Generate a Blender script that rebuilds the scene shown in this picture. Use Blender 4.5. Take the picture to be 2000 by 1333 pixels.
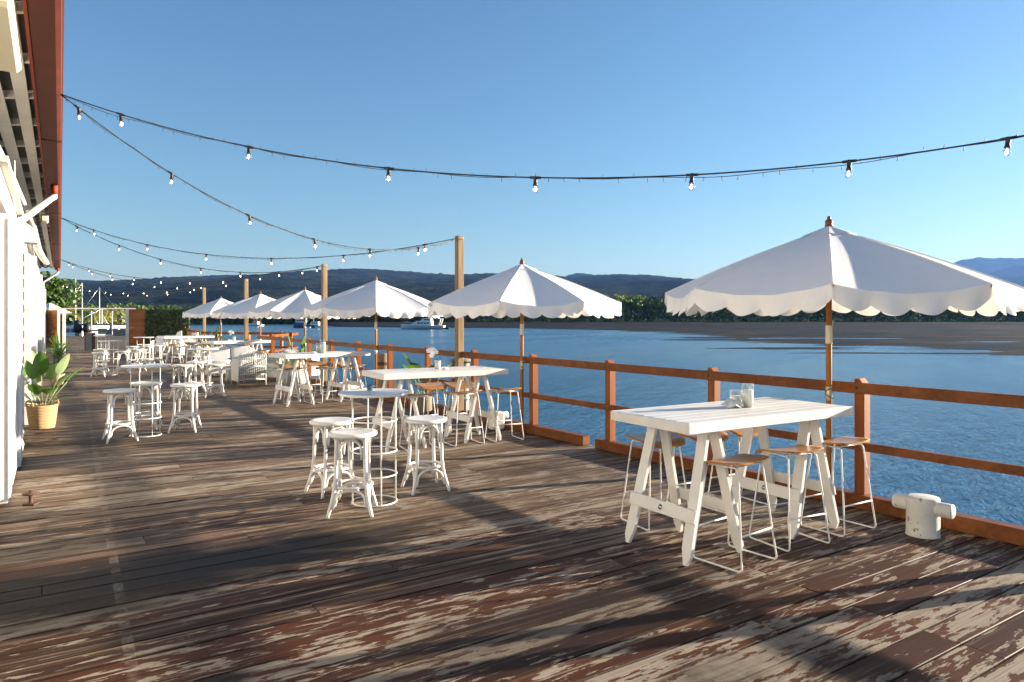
import bpy, bmesh, math, random
from mathutils import Vector, Matrix, noise

random.seed(7)
R = math.radians
PI = math.pi
scene = bpy.context.scene
for o in list(bpy.data.objects):
    bpy.data.objects.remove(o)

# ------------------------------------------------------------------ camera
EYE, FPX, HOR = 1.58, 1390.0, 620.0          # eye height, focal length and horizon row in the 2000 px photograph
cam_data = bpy.data.cameras.new("camera")
cam = bpy.data.objects.new("camera", cam_data)
scene.collection.objects.link(cam)
cam.location = (0, 0, EYE)
cam.rotation_euler = (R(90), 0, 0)
cam_data.sensor_width = 36.0
cam_data.lens = 36.0 * FPX / 2000.0
cam_data.shift_y = (HOR - 666.5) / 2000.0
cam_data.clip_start = 0.05
cam_data.clip_end = 40000.0
scene.camera = cam

# ------------------------------------------------------------------ sky, sun, exposure
SUN_EL, SUN_AZ = R(10.9), R(73.3)            # azimuth clockwise from +Y
world = bpy.data.worlds.new("World")
scene.world = world
world.use_nodes = True
wn = world.node_tree
bg = wn.nodes["Background"]
sky = wn.nodes.new("ShaderNodeTexSky")
sky.sky_type = 'NISHITA'
sky.sun_disc = False
sky.sun_elevation = SUN_EL
sky.sun_rotation = SUN_AZ
sky.altitude = 400
sky.air_density = 1.3
sky.dust_density = 0.45
sky.ozone_density = 4.4
wn.links.new(sky.outputs[0], bg.inputs[0])
bg.inputs[1].default_value = 0.050
sun_data = bpy.data.lights.new("sun", 'SUN')
sun_data.energy = 5.0
sun_data.angle = R(0.5)
sun_data.color = (1.0, 0.86, 0.68)
sun = bpy.data.objects.new("sun", sun_data)
scene.collection.objects.link(sun)
SUN = Vector((math.sin(SUN_AZ) * math.cos(SUN_EL), math.cos(SUN_AZ) * math.cos(SUN_EL), math.sin(SUN_EL)))
sun.rotation_euler = SUN.to_track_quat('Z', 'Y').to_euler()
sun.location = SUN * 60
scene.view_settings.view_transform = 'Standard'
scene.view_settings.look = 'None'
scene.view_settings.exposure = 2.12
scene.view_settings.gamma = 1.0
scene.view_settings.use_curve_mapping = False
cy = scene.cycles
cy.use_denoising = True
cy.max_bounces = 7
cy.diffuse_bounces = 4
cy.glossy_bounces = 3
cy.transmission_bounces = 5
cy.transparent_max_bounces = 12
cy.volume_bounces = 0
cy.caustics_reflective = True
cy.caustics_refractive = False
cy.sample_clamp_indirect = 6.0

# ------------------------------------------------------------------ geometry of the place
def G(u, v, z=0.0):
    """ground point (height z) seen at photograph pixel u, v"""
    y = (EYE - z) * FPX / (v - HOR)
    return Vector(((u - 1000.0) / FPX * y, y, z))
def P(u, v, y):
    return Vector(((u - 1000.0) / FPX * y, y, EYE - (v - HOR) * y / FPX))
ZW = -2.5                                      # water level below the deck
DR = Vector((-0.687, 1.0, 0)).normalized()     # along the railing, away
DB = Vector((-0.647, 1.0, 0)).normalized()     # along the shed wall, away
BD = Vector((math.cos(R(33.5)), math.sin(R(33.5)), 0))   # deck boards
BN = Vector((-BD.y, BD.x, 0))
def rail_pt(y, off=0.0, z=0.0):                # off > 0: towards the water
    return Vector((6.87 - 0.687 * y + off * 1.213, y, z))
def wall_pt(y, off=0.0, z=0.0):                # off > 0: out of the wall towards the deck
    return Vector((-0.647 * y - 0.365 + off * 1.1846, y, z))
def eave_pt(y, off=0.0, z=0.0):
    return Vector((-0.635 * y - 0.425 + off * 1.1846, y, z))
ANG_R = math.atan2(DR.y, DR.x)
ANG_B = math.atan2(DB.y, DB.x)

# ------------------------------------------------------------------ mesh helpers
class MB:
    def __init__(s):
        s.v, s.f, s.sm, s.mi = [], [], [], []
        s.cur = 0
    def add(s, vs, fs, smooth=False):
        n = len(s.v)
        s.v += [tuple(p) for p in vs]
        for f in fs:
            s.f.append(tuple(i + n for i in f)); s.sm.append(smooth); s.mi.append(s.cur)
    def box(s, c, size, M=None, bev=0.0):
        c = Vector(c); M = M or Matrix.Identity(3)
        h = [x / 2 for x in size]
        if bev <= 0:
            vs = [c + M @ Vector((sx * h[0], sy * h[1], sz * h[2])) for sx in (-1, 1) for sy in (-1, 1) for sz in (-1, 1)]
            s.add(vs, [(0, 1, 3, 2), (4, 6, 7, 5), (0, 4, 5, 1), (2, 3, 7, 6), (0, 2, 6, 4), (1, 5, 7, 3)]); return
        b = min(bev, min(h) * 0.9)
        vs, idx = [], {}
        for sx in (-1, 1):
            for sy in (-1, 1):
                for sz in (-1, 1):
                    sg = (sx, sy, sz)
                    for a in range(3):
                        p = [sg[k] * (h[k] if k == a else h[k] - b) for k in range(3)]
                        idx[(sg, a)] = len(vs); vs.append(Vector(p))
        fs = []
        def put(ids):
            cen = sum((vs[i] for i in ids), Vector()) / len(ids)
            nn = (vs[ids[1]] - vs[ids[0]]).cross(vs[ids[2]] - vs[ids[1]])
            fs.append(tuple(ids) if nn.dot(cen) > 0 else tuple(reversed(ids)))
        for a in range(3):
            o = [k for k in range(3) if k != a]
            for sg in (-1, 1):
                q = []
                for s1, s2 in ((-1, -1), (1, -1), (1, 1), (-1, 1)):
                    g = [0, 0, 0]; g[a] = sg; g[o[0]] = s1; g[o[1]] = s2
                    q.append(idx[(tuple(g), a)])
                put(q)
            for s1 in (-1, 1):
                for s2 in (-1, 1):
                    q = []
                    for t, ax in ((-1, o[0]), (1, o[0]), (1, o[1]), (-1, o[1])):
                        g = [0, 0, 0]; g[a] = t; g[o[0]] = s1; g[o[1]] = s2
                        q.append(idx[(tuple(g), ax)])
                    put(q)
        for sx in (-1, 1):
            for sy in (-1, 1):
                for sz in (-1, 1):
                    put([idx[((sx, sy, sz), a)] for a in range(3)])
        s.add([c + M @ p for p in vs], fs)
    def beam(s, a, b, w, h, up=(0, 0, 1), bev=0.0, ext=0.0):
        """box from a to b; w across, h along up"""
        a, b = Vector(a), Vector(b)
        d = b - a; L = d.length; x = d / L
        up = Vector(up); y = up.cross(x)
        if y.length < 1e-5: y = Vector((0, 1, 0)).cross(x)
        y.normalize(); z = x.cross(y)
        s.box((a + b) / 2, (L + 2 * ext, w, h), Matrix((x, y, z)).transposed(), bev)
    def tube(s, pts, r, seg=8, closed=False, caps=True, flat=1.0):
        pts = [Vector(p) for p in pts]; n = len(pts)
        rs = r if isinstance(r, (list, tuple)) else [r] * n
        tan = []
        for i in range(n):
            a = pts[i - 1] if (i > 0 or closed) else pts[i]
            b = pts[(i + 1) % n] if (i < n - 1 or closed) else pts[i]
            tan.append((b - a).normalized())
        ref = Vector((0, 0, 1)) if abs(tan[0].z) < 0.9 else Vector((1, 0, 0))
        nx = tan[0].cross(ref).normalized()
        vs, fs = [], []
        for i in range(n):
            nx = (nx - tan[i] * nx.dot(tan[i])).normalized()
            ny = tan[i].cross(nx)
            for k in range(seg):
                t = 2 * PI * k / seg
                vs.append(pts[i] + (nx * math.cos(t) + ny * math.sin(t) * flat) * rs[i])
        m = n if closed else n - 1
        for i in range(m):
            j = (i + 1) % n
            for k in range(seg):
                k2 = (k + 1) % seg
                fs.append((i * seg + k, i * seg + k2, j * seg + k2, j * seg + k))
        if not closed and caps:
            fs.append(tuple(reversed(range(seg)))); fs.append(tuple((n - 1) * seg + k for k in range(seg)))
        s.add(vs, fs, True)
    def lathe(s, prof, seg=24, c=(0, 0, 0), smooth=True, M=None):
        c = Vector(c); vs, fs = [], []
        n = len(prof)
        for r, z in prof:
            for k in range(seg):
                t = 2 * PI * k / seg
                p = Vector((r * math.cos(t), r * math.sin(t), z))
                vs.append(c + (M @ p if M else p))
        for i in range(n - 1):
            for k in range(seg):
                k2 = (k + 1) % seg
                fs.append((i * seg + k, i * seg + k2, (i + 1) * seg + k2, (i + 1) * seg + k))
        if prof[0][0] > 1e-6: fs.append(tuple(reversed(range(seg))))
        if prof[-1][0] > 1e-6: fs.append(tuple((n - 1) * seg + k for k in range(seg)))
        s.add(vs, fs, smooth)
    def grid(s, fn, nu, nv, smooth=True):
        vs = [fn(i / nu, j / nv) for j in range(nv + 1) for i in range(nu + 1)]
        w = nu + 1
        fs = [(j * w + i, j * w + i + 1, (j + 1) * w + i + 1, (j + 1) * w + i) for j in range(nv) for i in range(nu)]
        s.add(vs, fs, smooth)
    def prism(s, poly, d, M=None, c=(0, 0, 0)):
        """polygon (x, y) extruded by d along z, mapped by M"""
        c = Vector(c); n = len(poly)
        ar = sum(poly[i][0] * poly[(i + 1) % n][1] - poly[(i + 1) % n][0] * poly[i][1] for i in range(n))
        if ar < 0: poly = list(reversed(poly))
        vs = [Vector((x, y, -d / 2)) for x, y in poly] + [Vector((x, y, d / 2)) for x, y in poly]
        fs = [tuple(reversed(range(n))), tuple(range(n, 2 * n))] + [(i, (i + 1) % n, n + (i + 1) % n, n + i) for i in range(n)]
        s.add([c + (M @ p if M else p) for p in vs], fs)
    def mesh(s, name, mats):
        me = bpy.data.meshes.new(name)
        me.from_pydata(s.v, [], s.f)
        me.polygons.foreach_set("use_smooth", s.sm)
        if not isinstance(mats, (list, tuple)): mats = [mats]
        for m in mats: me.materials.append(m)
        if len(mats) > 1: me.polygons.foreach_set("material_index", s.mi)
        me.update()
        return me
    def build(s, name, mat, parent=None, loc=None, rot=0.0):
        return link(name, s.mesh(name, mat), parent, loc, rot)

def link(name, me, parent=None, loc=None, rot=0.0):
    o = bpy.data.objects.new(name, me)
    scene.collection.objects.link(o)
    if parent is not None: o.parent = parent
    if loc is not None: o.location = loc
    if rot: o.rotation_euler = (0, 0, rot)
    return o
def tag(o, label=None, cat=None, group=None, kind=None):
    if label: o["label"] = label
    if cat: o["category"] = cat
    if group: o["group"] = group
    if kind: o["kind"] = kind
    return o
def thing(name, label, cat, loc=(0, 0, 0), rot=0.0, group=None):
    o = bpy.data.objects.new(name, None)
    scene.collection.objects.link(o)
    o.empty_display_size = 0.1
    o.location = loc; o.rotation_euler = (0, 0, rot)
    return tag(o, label, cat, group)
KIDS = {}
def kids(o):
    return [c for c in o.children]
def dup(root, label, loc, rot=0.0, scale=None):
    def cp(o, par):
        c = o.copy(); scene.collection.objects.link(c)
        if par is not None: c.parent = par
        for k in kids(o): cp(k, c)
        return c
    r = cp(root, None)
    r.location = loc; r.rotation_euler = (0, 0, rot); r["label"] = label
    if scale: r.scale = (scale, scale, scale)
    return r
def Rz(a): return Matrix.Rotation(a, 3, 'Z')
def lerp(a, b, t): return a + (b - a) * t
def interp(tab, x):
    if x <= tab[0][0]: return tab[0][1]
    for (a, b), (c, d) in zip(tab, tab[1:]):
        if x <= c: return b + (d - b) * (x - a) / (c - a)
    return tab[-1][1]
def fbm(x, y, z=0.0, o=4):
    return noise.fractal(Vector((x, y, z)), 1.0, 2.0, o)

# ------------------------------------------------------------------ materials
class NT:
    def __init__(s, name):
        s.m = bpy.data.materials.new(name); s.m.use_nodes = True
        s.t = s.m.node_tree; s.t.nodes.clear()
        s.out = s.n("ShaderNodeOutputMaterial")
    def n(s, typ, **kw):
        nd = s.t.nodes.new(typ)
        for k, v in kw.items():
            if isinstance(k, str) and hasattr(nd, k): setattr(nd, k, v)
        return nd
    def l(s, a, b): s.t.links.new(a, b)
    def val(s, sock, x):
        if hasattr(x, "is_output") or isinstance(x, bpy.types.NodeSocket): s.l(x, sock)
        else: sock.default_value = x
    def math(s, op, a, b=0.0, c=0.0, clamp=False):
        nd = s.n("ShaderNodeMath", operation=op); nd.use_clamp = clamp
        s.val(nd.inputs[0], a); s.val(nd.inputs[1], b)
        if op in ('MULTIPLY_ADD', 'SMOOTH_MIN'): s.val(nd.inputs[2], c)
        return nd.outputs[0]
    def ramp(s, fac, stops, inter='LINEAR'):
        nd = s.n("ShaderNodeValToRGB"); nd.color_ramp.interpolation = inter
        els = nd.color_ramp.elements
        els[0].position, els[0].color = stops[0][0], col(stops[0][1])
        els[1].position, els[1].color = stops[-1][0], col(stops[-1][1])
        for p, c in stops[1:-1]:
            e = els.new(p); e.color = col(c)
        s.val(nd.inputs[0], fac)
        return nd.outputs[0]
    def mix(s, fac, a, b, mode='MIX'):
        nd = s.n("ShaderNodeMix", data_type='RGBA', blend_type=mode)
        s.val(nd.inputs[0], fac)
        for k, x in ((6, a), (7, b)):
            s.val(nd.inputs[k], col(x) if isinstance(x, (tuple, list)) else x)
        return nd.outputs[2]
    def noise(s, vec, scale=5.0, detail=4.0, rough=0.55, dist=0.0):
        nd = s.n("ShaderNodeTexNoise")
        nd.inputs["Scale"].default_value = scale; nd.inputs["Detail"].default_value = detail
        nd.inputs["Roughness"].default_value = rough; nd.inputs["Distortion"].default_value = dist
        if vec is not None: s.l(vec, nd.inputs["Vector"])
        return nd.outputs[0]
    def obj(s, scale=(1, 1, 1)):
        tc = s.n("ShaderNodeTexCoord"); return s.map(tc.outputs["Object"], scale)
    def pos(s, scale=(1, 1, 1), rz=0.0):
        g = s.n("ShaderNodeNewGeometry"); 
        v = g.outputs["Position"]
        if rz: v = s.map(v, (1, 1, 1), rz)
        return s.map(v, scale)
    def map(s, v, scale=(1, 1, 1), rz=0.0):
        mp = s.n("ShaderNodeMapping"); mp.inputs["Scale"].default_value = scale
        mp.inputs["Rotation"].default_value = (0, 0, rz); s.l(v, mp.inputs[0]); return mp.outputs[0]
    def bump(s, h, strength=0.3, dist=0.01, nrm=None):
        b = s.n("ShaderNodeBump"); b.inputs["Strength"].default_value = strength; b.inputs["Distance"].default_value = dist
        s.val(b.inputs["Height"], h)
        if nrm is not None: s.l(nrm, b.inputs["Normal"])
        return b.outputs[0]
    def pbr(s, base, rough=0.5, nrm=None, spec=0.5, metal=0.0, ior=None, trans=None, emit=None, estr=0.0):
        p = s.n("ShaderNodeBsdfPrincipled")
        s.val(p.inputs["Base Color"], col(base) if isinstance(base, (tuple, list)) else base)
        s.val(p.inputs["Roughness"], rough); p.inputs["Specular IOR Level"].default_value = spec
        p.inputs["Metallic"].default_value = metal
        if ior: p.inputs["IOR"].default_value = ior
        if trans: p.inputs["Transmission Weight"].default_value = trans
        if emit: p.inputs["Emission Color"].default_value = col(emit); p.inputs["Emission Strength"].default_value = estr
        if nrm is not None: s.l(nrm, p.inputs["Normal"])
        s.l(p.outputs[0], s.out.inputs[0]); return p
def col(c): return (c[0], c[1], c[2], 1.0)
M = {}
def paint(name, c, rough=0.45, dirt=0.12, scale=6.0, bump=0.15, wear=None, spec=0.4, wt=0.70):
    t = NT(name); v = t.obj()
    n1 = t.noise(v, scale, 6, 0.6)
    n2 = t.noise(v, scale * 7, 3, 0.6)
    d = tuple(x * (1 - dirt) for x in c)
    base = t.mix(t.ramp(n1, [(0.35, (0, 0, 0)), (0.7, (1, 1, 1))]), d, c)
    if wear:
        base = t.mix(t.ramp(t.noise(v, scale * 1.7, 8, 0.7), [(wt, (0, 0, 0)), (wt + 0.03, (1, 1, 1))]), base, wear)
    t.pbr(base, t.math('MULTIPLY_ADD', n1, 0.2, rough - 0.1), t.bump(n2, bump, 0.002), spec)
    M[name] = t.m; return t.m
def wood(name, c1, c2, rough=0.5, axis=2, sc=1.0, bump=0.25, spec=0.2):
    t = NT(name); st = [22 * sc, 22 * sc, 22 * sc]; st[axis] = 1.6 * sc
    v = t.obj(tuple(st))
    oi = t.n("ShaderNodeObjectInfo")
    add = t.n("ShaderNodeVectorMath", operation='ADD'); t.l(v, add.inputs[0])
    sc_ = t.n("ShaderNodeVectorMath", operation='SCALE'); sc_.inputs[0].default_value = (37, 19, 53); t.l(oi.outputs["Random"], sc_.inputs["Scale"])
    t.l(sc_.outputs[0], add.inputs[1])
    g = t.noise(add.outputs[0], 1.0, 6, 0.62, 0.4)
    big = t.noise(add.outputs[0], 0.22, 3, 0.5)
    f = t.math('MULTIPLY_ADD', big, 0.5, t.math('MULTIPLY', g, 0.5))
    base = t.ramp(f, [(0.32, c1), (0.66, c2)])
    t.pbr(base, rough, t.bump(g, bump, 0.003), spec)
    M[name] = t.m; return t.m
def plain(name, c, rough=0.5, metal=0.0, spec=0.5, emit=None, estr=0.0):
    t = NT(name); t.pbr(c, rough, None, spec, metal, emit=emit, estr=estr); M[name] = t.m; return t.m

paint("white_paint", (0.66, 0.65, 0.63), 0.42, 0.10, wear=(0.26, 0.21, 0.16), wt=0.715)
paint("white_metal", (0.66, 0.66, 0.64), 0.38, 0.05, bump=0.05)
paint("table_paint", (0.66, 0.655, 0.635), 0.40, 0.13, 3.0, 0.2, wear=(0.28, 0.22, 0.16), wt=0.70)
paint("wall_paint", (0.54, 0.53, 0.50), 0.6, 0.16, 2.2, 0.2, wear=(0.52, 0.46, 0.38))
paint("soffit_paint", (0.86, 0.84, 0.765), 0.6, 0.12, 3.0)
paint("old_white", (0.58, 0.57, 0.53), 0.6, 0.25, 4.0, 0.3, wear=(0.28, 0.2, 0.14))
paint("bollard_paint", (0.62, 0.61, 0.57), 0.55, 0.16, 7.0, 0.4, wear=(0.12, 0.075, 0.05), wt=0.61)
paint("gutter_red", (0.125, 0.034, 0.022), 0.6, 0.35, 3.0, spec=0.12)
paint("fascia_red", (0.30, 0.050, 0.030), 0.6, 0.2, 3.0, spec=0.15)
paint("canvas_cream", (0.80, 0.76, 0.66), 0.8, 0.05)
wood("rail_wood", (0.080, 0.024, 0.006), (0.215, 0.072, 0.020), 0.5, 0)
wood("post_wood", (0.14, 0.039, 0.008), (0.31, 0.095, 0.022), 0.5, 2)
wood("pole_timber", (0.15, 0.10, 0.055), (0.36, 0.26, 0.15), 0.75, 2, 1.0, 0.5)
wood("umbrella_wood", (0.24, 0.09, 0.018), (0.38, 0.155, 0.036), 0.6, 2, spec=0.2)
wood("finial_wood", (0.16, 0.05, 0.025), (0.26, 0.09, 0.04), 0.35, 2)
wood("ply_seat", (0.27, 0.115, 0.026), (0.40, 0.185, 0.052), 0.30, 0, 0.8, 0.08, 0.45)
wood("cedar", (0.11, 0.036, 0.012), (0.27, 0.10, 0.032), 0.5, 0)
wood("pile_wood", (0.10, 0.085, 0.06), (0.26, 0.22, 0.16), 0.8, 2, 1.0, 0.6)
wood("grey_timber", (0.16, 0.15, 0.14), (0.32, 0.30, 0.28), 0.8, 0)
plain("black_rubber", (0.012, 0.012, 0.013), 0.5)
plain("black_metal", (0.02, 0.02, 0.022), 0.4)
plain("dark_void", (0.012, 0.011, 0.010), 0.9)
plain("roof_sheet", (0.06, 0.06, 0.058), 0.6)
plain("rust", (0.075, 0.036, 0.022), 0.85)
plain("brass", (0.60, 0.50, 0.32), 0.45, 0.6)
plain("cord_cream", (0.66, 0.60, 0.47), 0.85)
plain("candle_wax", (0.84, 0.81, 0.74), 0.5)
plain("shell", (0.72, 0.71, 0.64), 0.4)
plain("steel", (0.6, 0.6, 0.6), 0.3, 1.0)
plain("bulb_lit", (1, 0.9, 0.7), 0.5, emit=(1.0, 0.82, 0.55), estr=9.0)
plain("terracotta", (0.46, 0.30, 0.21), 0.8)
plain("soil", (0.04, 0.028, 0.018), 0.95)
plain("boat_white", (0.76, 0.77, 0.78), 0.3)
plain("boat_glass", (0.03, 0.045, 0.06), 0.1)
plain("boat_dark", (0.03, 0.035, 0.045), 0.4)
plain("boat_blue", (0.05, 0.10, 0.2), 0.4)
plain("boat_red", (0.35, 0.12, 0.08), 0.5)
plain("yellow_strap", (0.55, 0.42, 0.10), 0.6)
plain("petal", (0.85, 0.85, 0.85), 0.6)
plain("cushion", (0.55, 0.545, 0.545), 0.95)
plain("plastic_white", (0.74, 0.71, 0.62), 0.4)
plain("stain_cream", (0.62, 0.57, 0.42), 0.6)

def glassy(name, tint, gloss=0.12):
    t = NT(name)
    tr = t.n("ShaderNodeBsdfTransparent"); tr.inputs[0].default_value = col(tint)
    gl = t.n("ShaderNodeBsdfGlossy"); gl.inputs["Roughness"].default_value = 0.03; gl.inputs["Color"].default_value = (1, 1, 1, 1)
    lw = t.n("ShaderNodeLayerWeight"); lw.inputs[0].default_value = 0.35
    f = t.math('MULTIPLY_ADD', lw.outputs["Facing"], 0.55, gloss, clamp=True)
    mx = t.n("ShaderNodeMixShader"); t.l(f, mx.inputs[0]); t.l(tr.outputs[0], mx.inputs[1]); t.l(gl.outputs[0], mx.inputs[2])
    t.l(mx.outputs[0], t.out.inputs[0]); M[name] = t.m
glassy("clear_glass", (0.95, 0.97, 0.97), 0.05)
glassy("bulb_glass", (0.93, 0.93, 0.92), 0.10)
glassy("teal_glass", (0.10, 0.42, 0.50), 0.10)

def canvas():
    t = NT("canvas_white"); v = t.obj()
    n1 = t.noise(v, 3.0, 5, 0.6, 0.6); n2 = t.noise(t.obj((1, 1, 0.4)), 240, 1, 0.5)
    n3 = t.noise(v, 14.0, 4, 0.6, 1.5)
    base = t.mix(t.ramp(n1, [(0.3, (0, 0, 0)), (0.75, (1, 1, 1))]), (0.85, 0.845, 0.825), (0.89, 0.885, 0.87))
    h = t.math('MULTIPLY_ADD', n1, 1.0, t.math('MULTIPLY_ADD', n3, 0.35, t.math('MULTIPLY', n2, 0.03)))
    nrm = t.bump(h, 0.3, 0.018)
    d = t.n("ShaderNodeBsdfDiffuse"); t.l(base, d.inputs[0]); t.l(nrm, d.inputs["Normal"])
    tr = t.n("ShaderNodeBsdfTranslucent"); tr.inputs[0].default_value = (0.80, 0.76, 0.68, 1); t.l(nrm, tr.inputs["Normal"])
    mx = t.n("ShaderNodeMixShader"); mx.inputs[0].default_value = 0.16
    t.l(d.outputs[0], mx.inputs[1]); t.l(tr.outputs[0], mx.inputs[2]); t.l(mx.outputs[0], t.out.inputs[0])
    M["canvas_white"] = t.m
canvas()

def leafmat(name, c1, c2, trans=0.3, rough=0.4, sc=3.0):
    t = NT(name); v = t.pos()
    oi = t.n("ShaderNodeObjectInfo")
    n1 = t.noise(v, sc, 4, 0.6)
    base = t.ramp(n1, [(0.3, c1), (0.7, c2)])
    p = t.pbr(base, rough, None, 0.4)
    tr = t.n("ShaderNodeBsdfTranslucent"); t.l(t.mix(0.5, base, (0.25, 0.38, 0.05)), tr.inputs[0])
    mx = t.n("ShaderNodeMixShader"); mx.inputs[0].default_value = trans
    t.l(p.outputs[0], mx.inputs[1]); t.l(tr.outputs[0], mx.inputs[2]); t.l(mx.outputs[0], t.out.inputs[0])
    M[name] = t.m; return t.m
leafmat("leaf_green", (0.035, 0.10, 0.018), (0.075, 0.19, 0.035), 0.25, 0.35)
leafmat("leaf_dark", (0.015, 0.045, 0.012), (0.04, 0.10, 0.025), 0.2, 0.35)
leafmat("leaf_pale", (0.16, 0.24, 0.09), (0.34, 0.40, 0.22), 0.25, 0.45, 20)
leafmat("leaf_under", (0.16, 0.22, 0.10), (0.27, 0.34, 0.17), 0.2, 0.5)
leafmat("hedge_leaf", (0.010, 0.030, 0.008), (0.032, 0.075, 0.020), 0.12, 0.4, 6)
leafmat("tree_leaf", (0.022, 0.060, 0.010), (0.075, 0.13, 0.022), 0.25, 0.5, 1.2)
leafmat("palm_leaf", (0.12, 0.12, 0.015), (0.30, 0.24, 0.04), 0.3, 0.5, 2)
leafmat("mangrove_leaf", (0.040, 0.080, 0.014), (0.150, 0.190, 0.036), 0.30, 0.6, 0.12)
plain("bark", (0.09, 0.065, 0.045), 0.9)

def hillmat(name, c1, c2, sc):
    t = NT(name); v = t.pos()
    n1 = t.noise(v, sc, 8, 0.72); n2 = t.noise(v, sc * 0.12, 4, 0.6)
    f = t.math('MULTIPLY_ADD', n2, 0.5, t.math('MULTIPLY', n1, 0.5))
    t.pbr(t.ramp(f, [(0.44, c1), (0.66, c2)]), 0.95, t.bump(n1, 1.0, 12.0), 0.0); M[name] = t.m
hillmat("hill_forest", (0.003, 0.006, 0.005), (0.042, 0.052, 0.028), 0.055)  # lighter flecks put sunlit spots on the trees into the forest colour
hillmat("far_hill_forest", (0.010, 0.018, 0.012), (0.025, 0.032, 0.018), 0.02)
hillmat("land_green", (0.02, 0.035, 0.012), (0.05, 0.07, 0.025), 0.05)

def weave(name, c, sx=60, sz=60, rz=0.0):
    t = NT(name)
    tc = t.n("ShaderNodeTexCoord"); s = t.n("ShaderNodeSeparateXYZ"); t.l(tc.outputs["Object"], s.inputs[0])
    a = t.math('ADD', s.outputs[0], s.outputs[1])
    w1 = t.math('SINE', t.math('MULTIPLY', a, sx * 2)); w2 = t.math('SINE', t.math('MULTIPLY', s.outputs[2], sz * 2))
    h = t.math('ADD', t.math('ABSOLUTE', w1), t.math('ABSOLUTE', w2))
    n = t.noise(tc.outputs["Object"], 30, 3)
    base = t.mix(t.ramp(t.math('MULTIPLY', h, 0.5), [(0.15, (0, 0, 0)), (0.6, (1, 1, 1))]), tuple(x * 0.55 for x in c), c)
    t.pbr(t.mix(t.math('MULTIPLY', n, 0.35), base, tuple(x * 0.6 for x in c)), 0.7, t.bump(h, 0.8, 0.006)); M[name] = t.m
weave("wicker_white", (0.78, 0.77, 0.74), 110, 140)
weave("basket_weave", (0.56, 0.36, 0.17), 95, 75)

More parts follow.
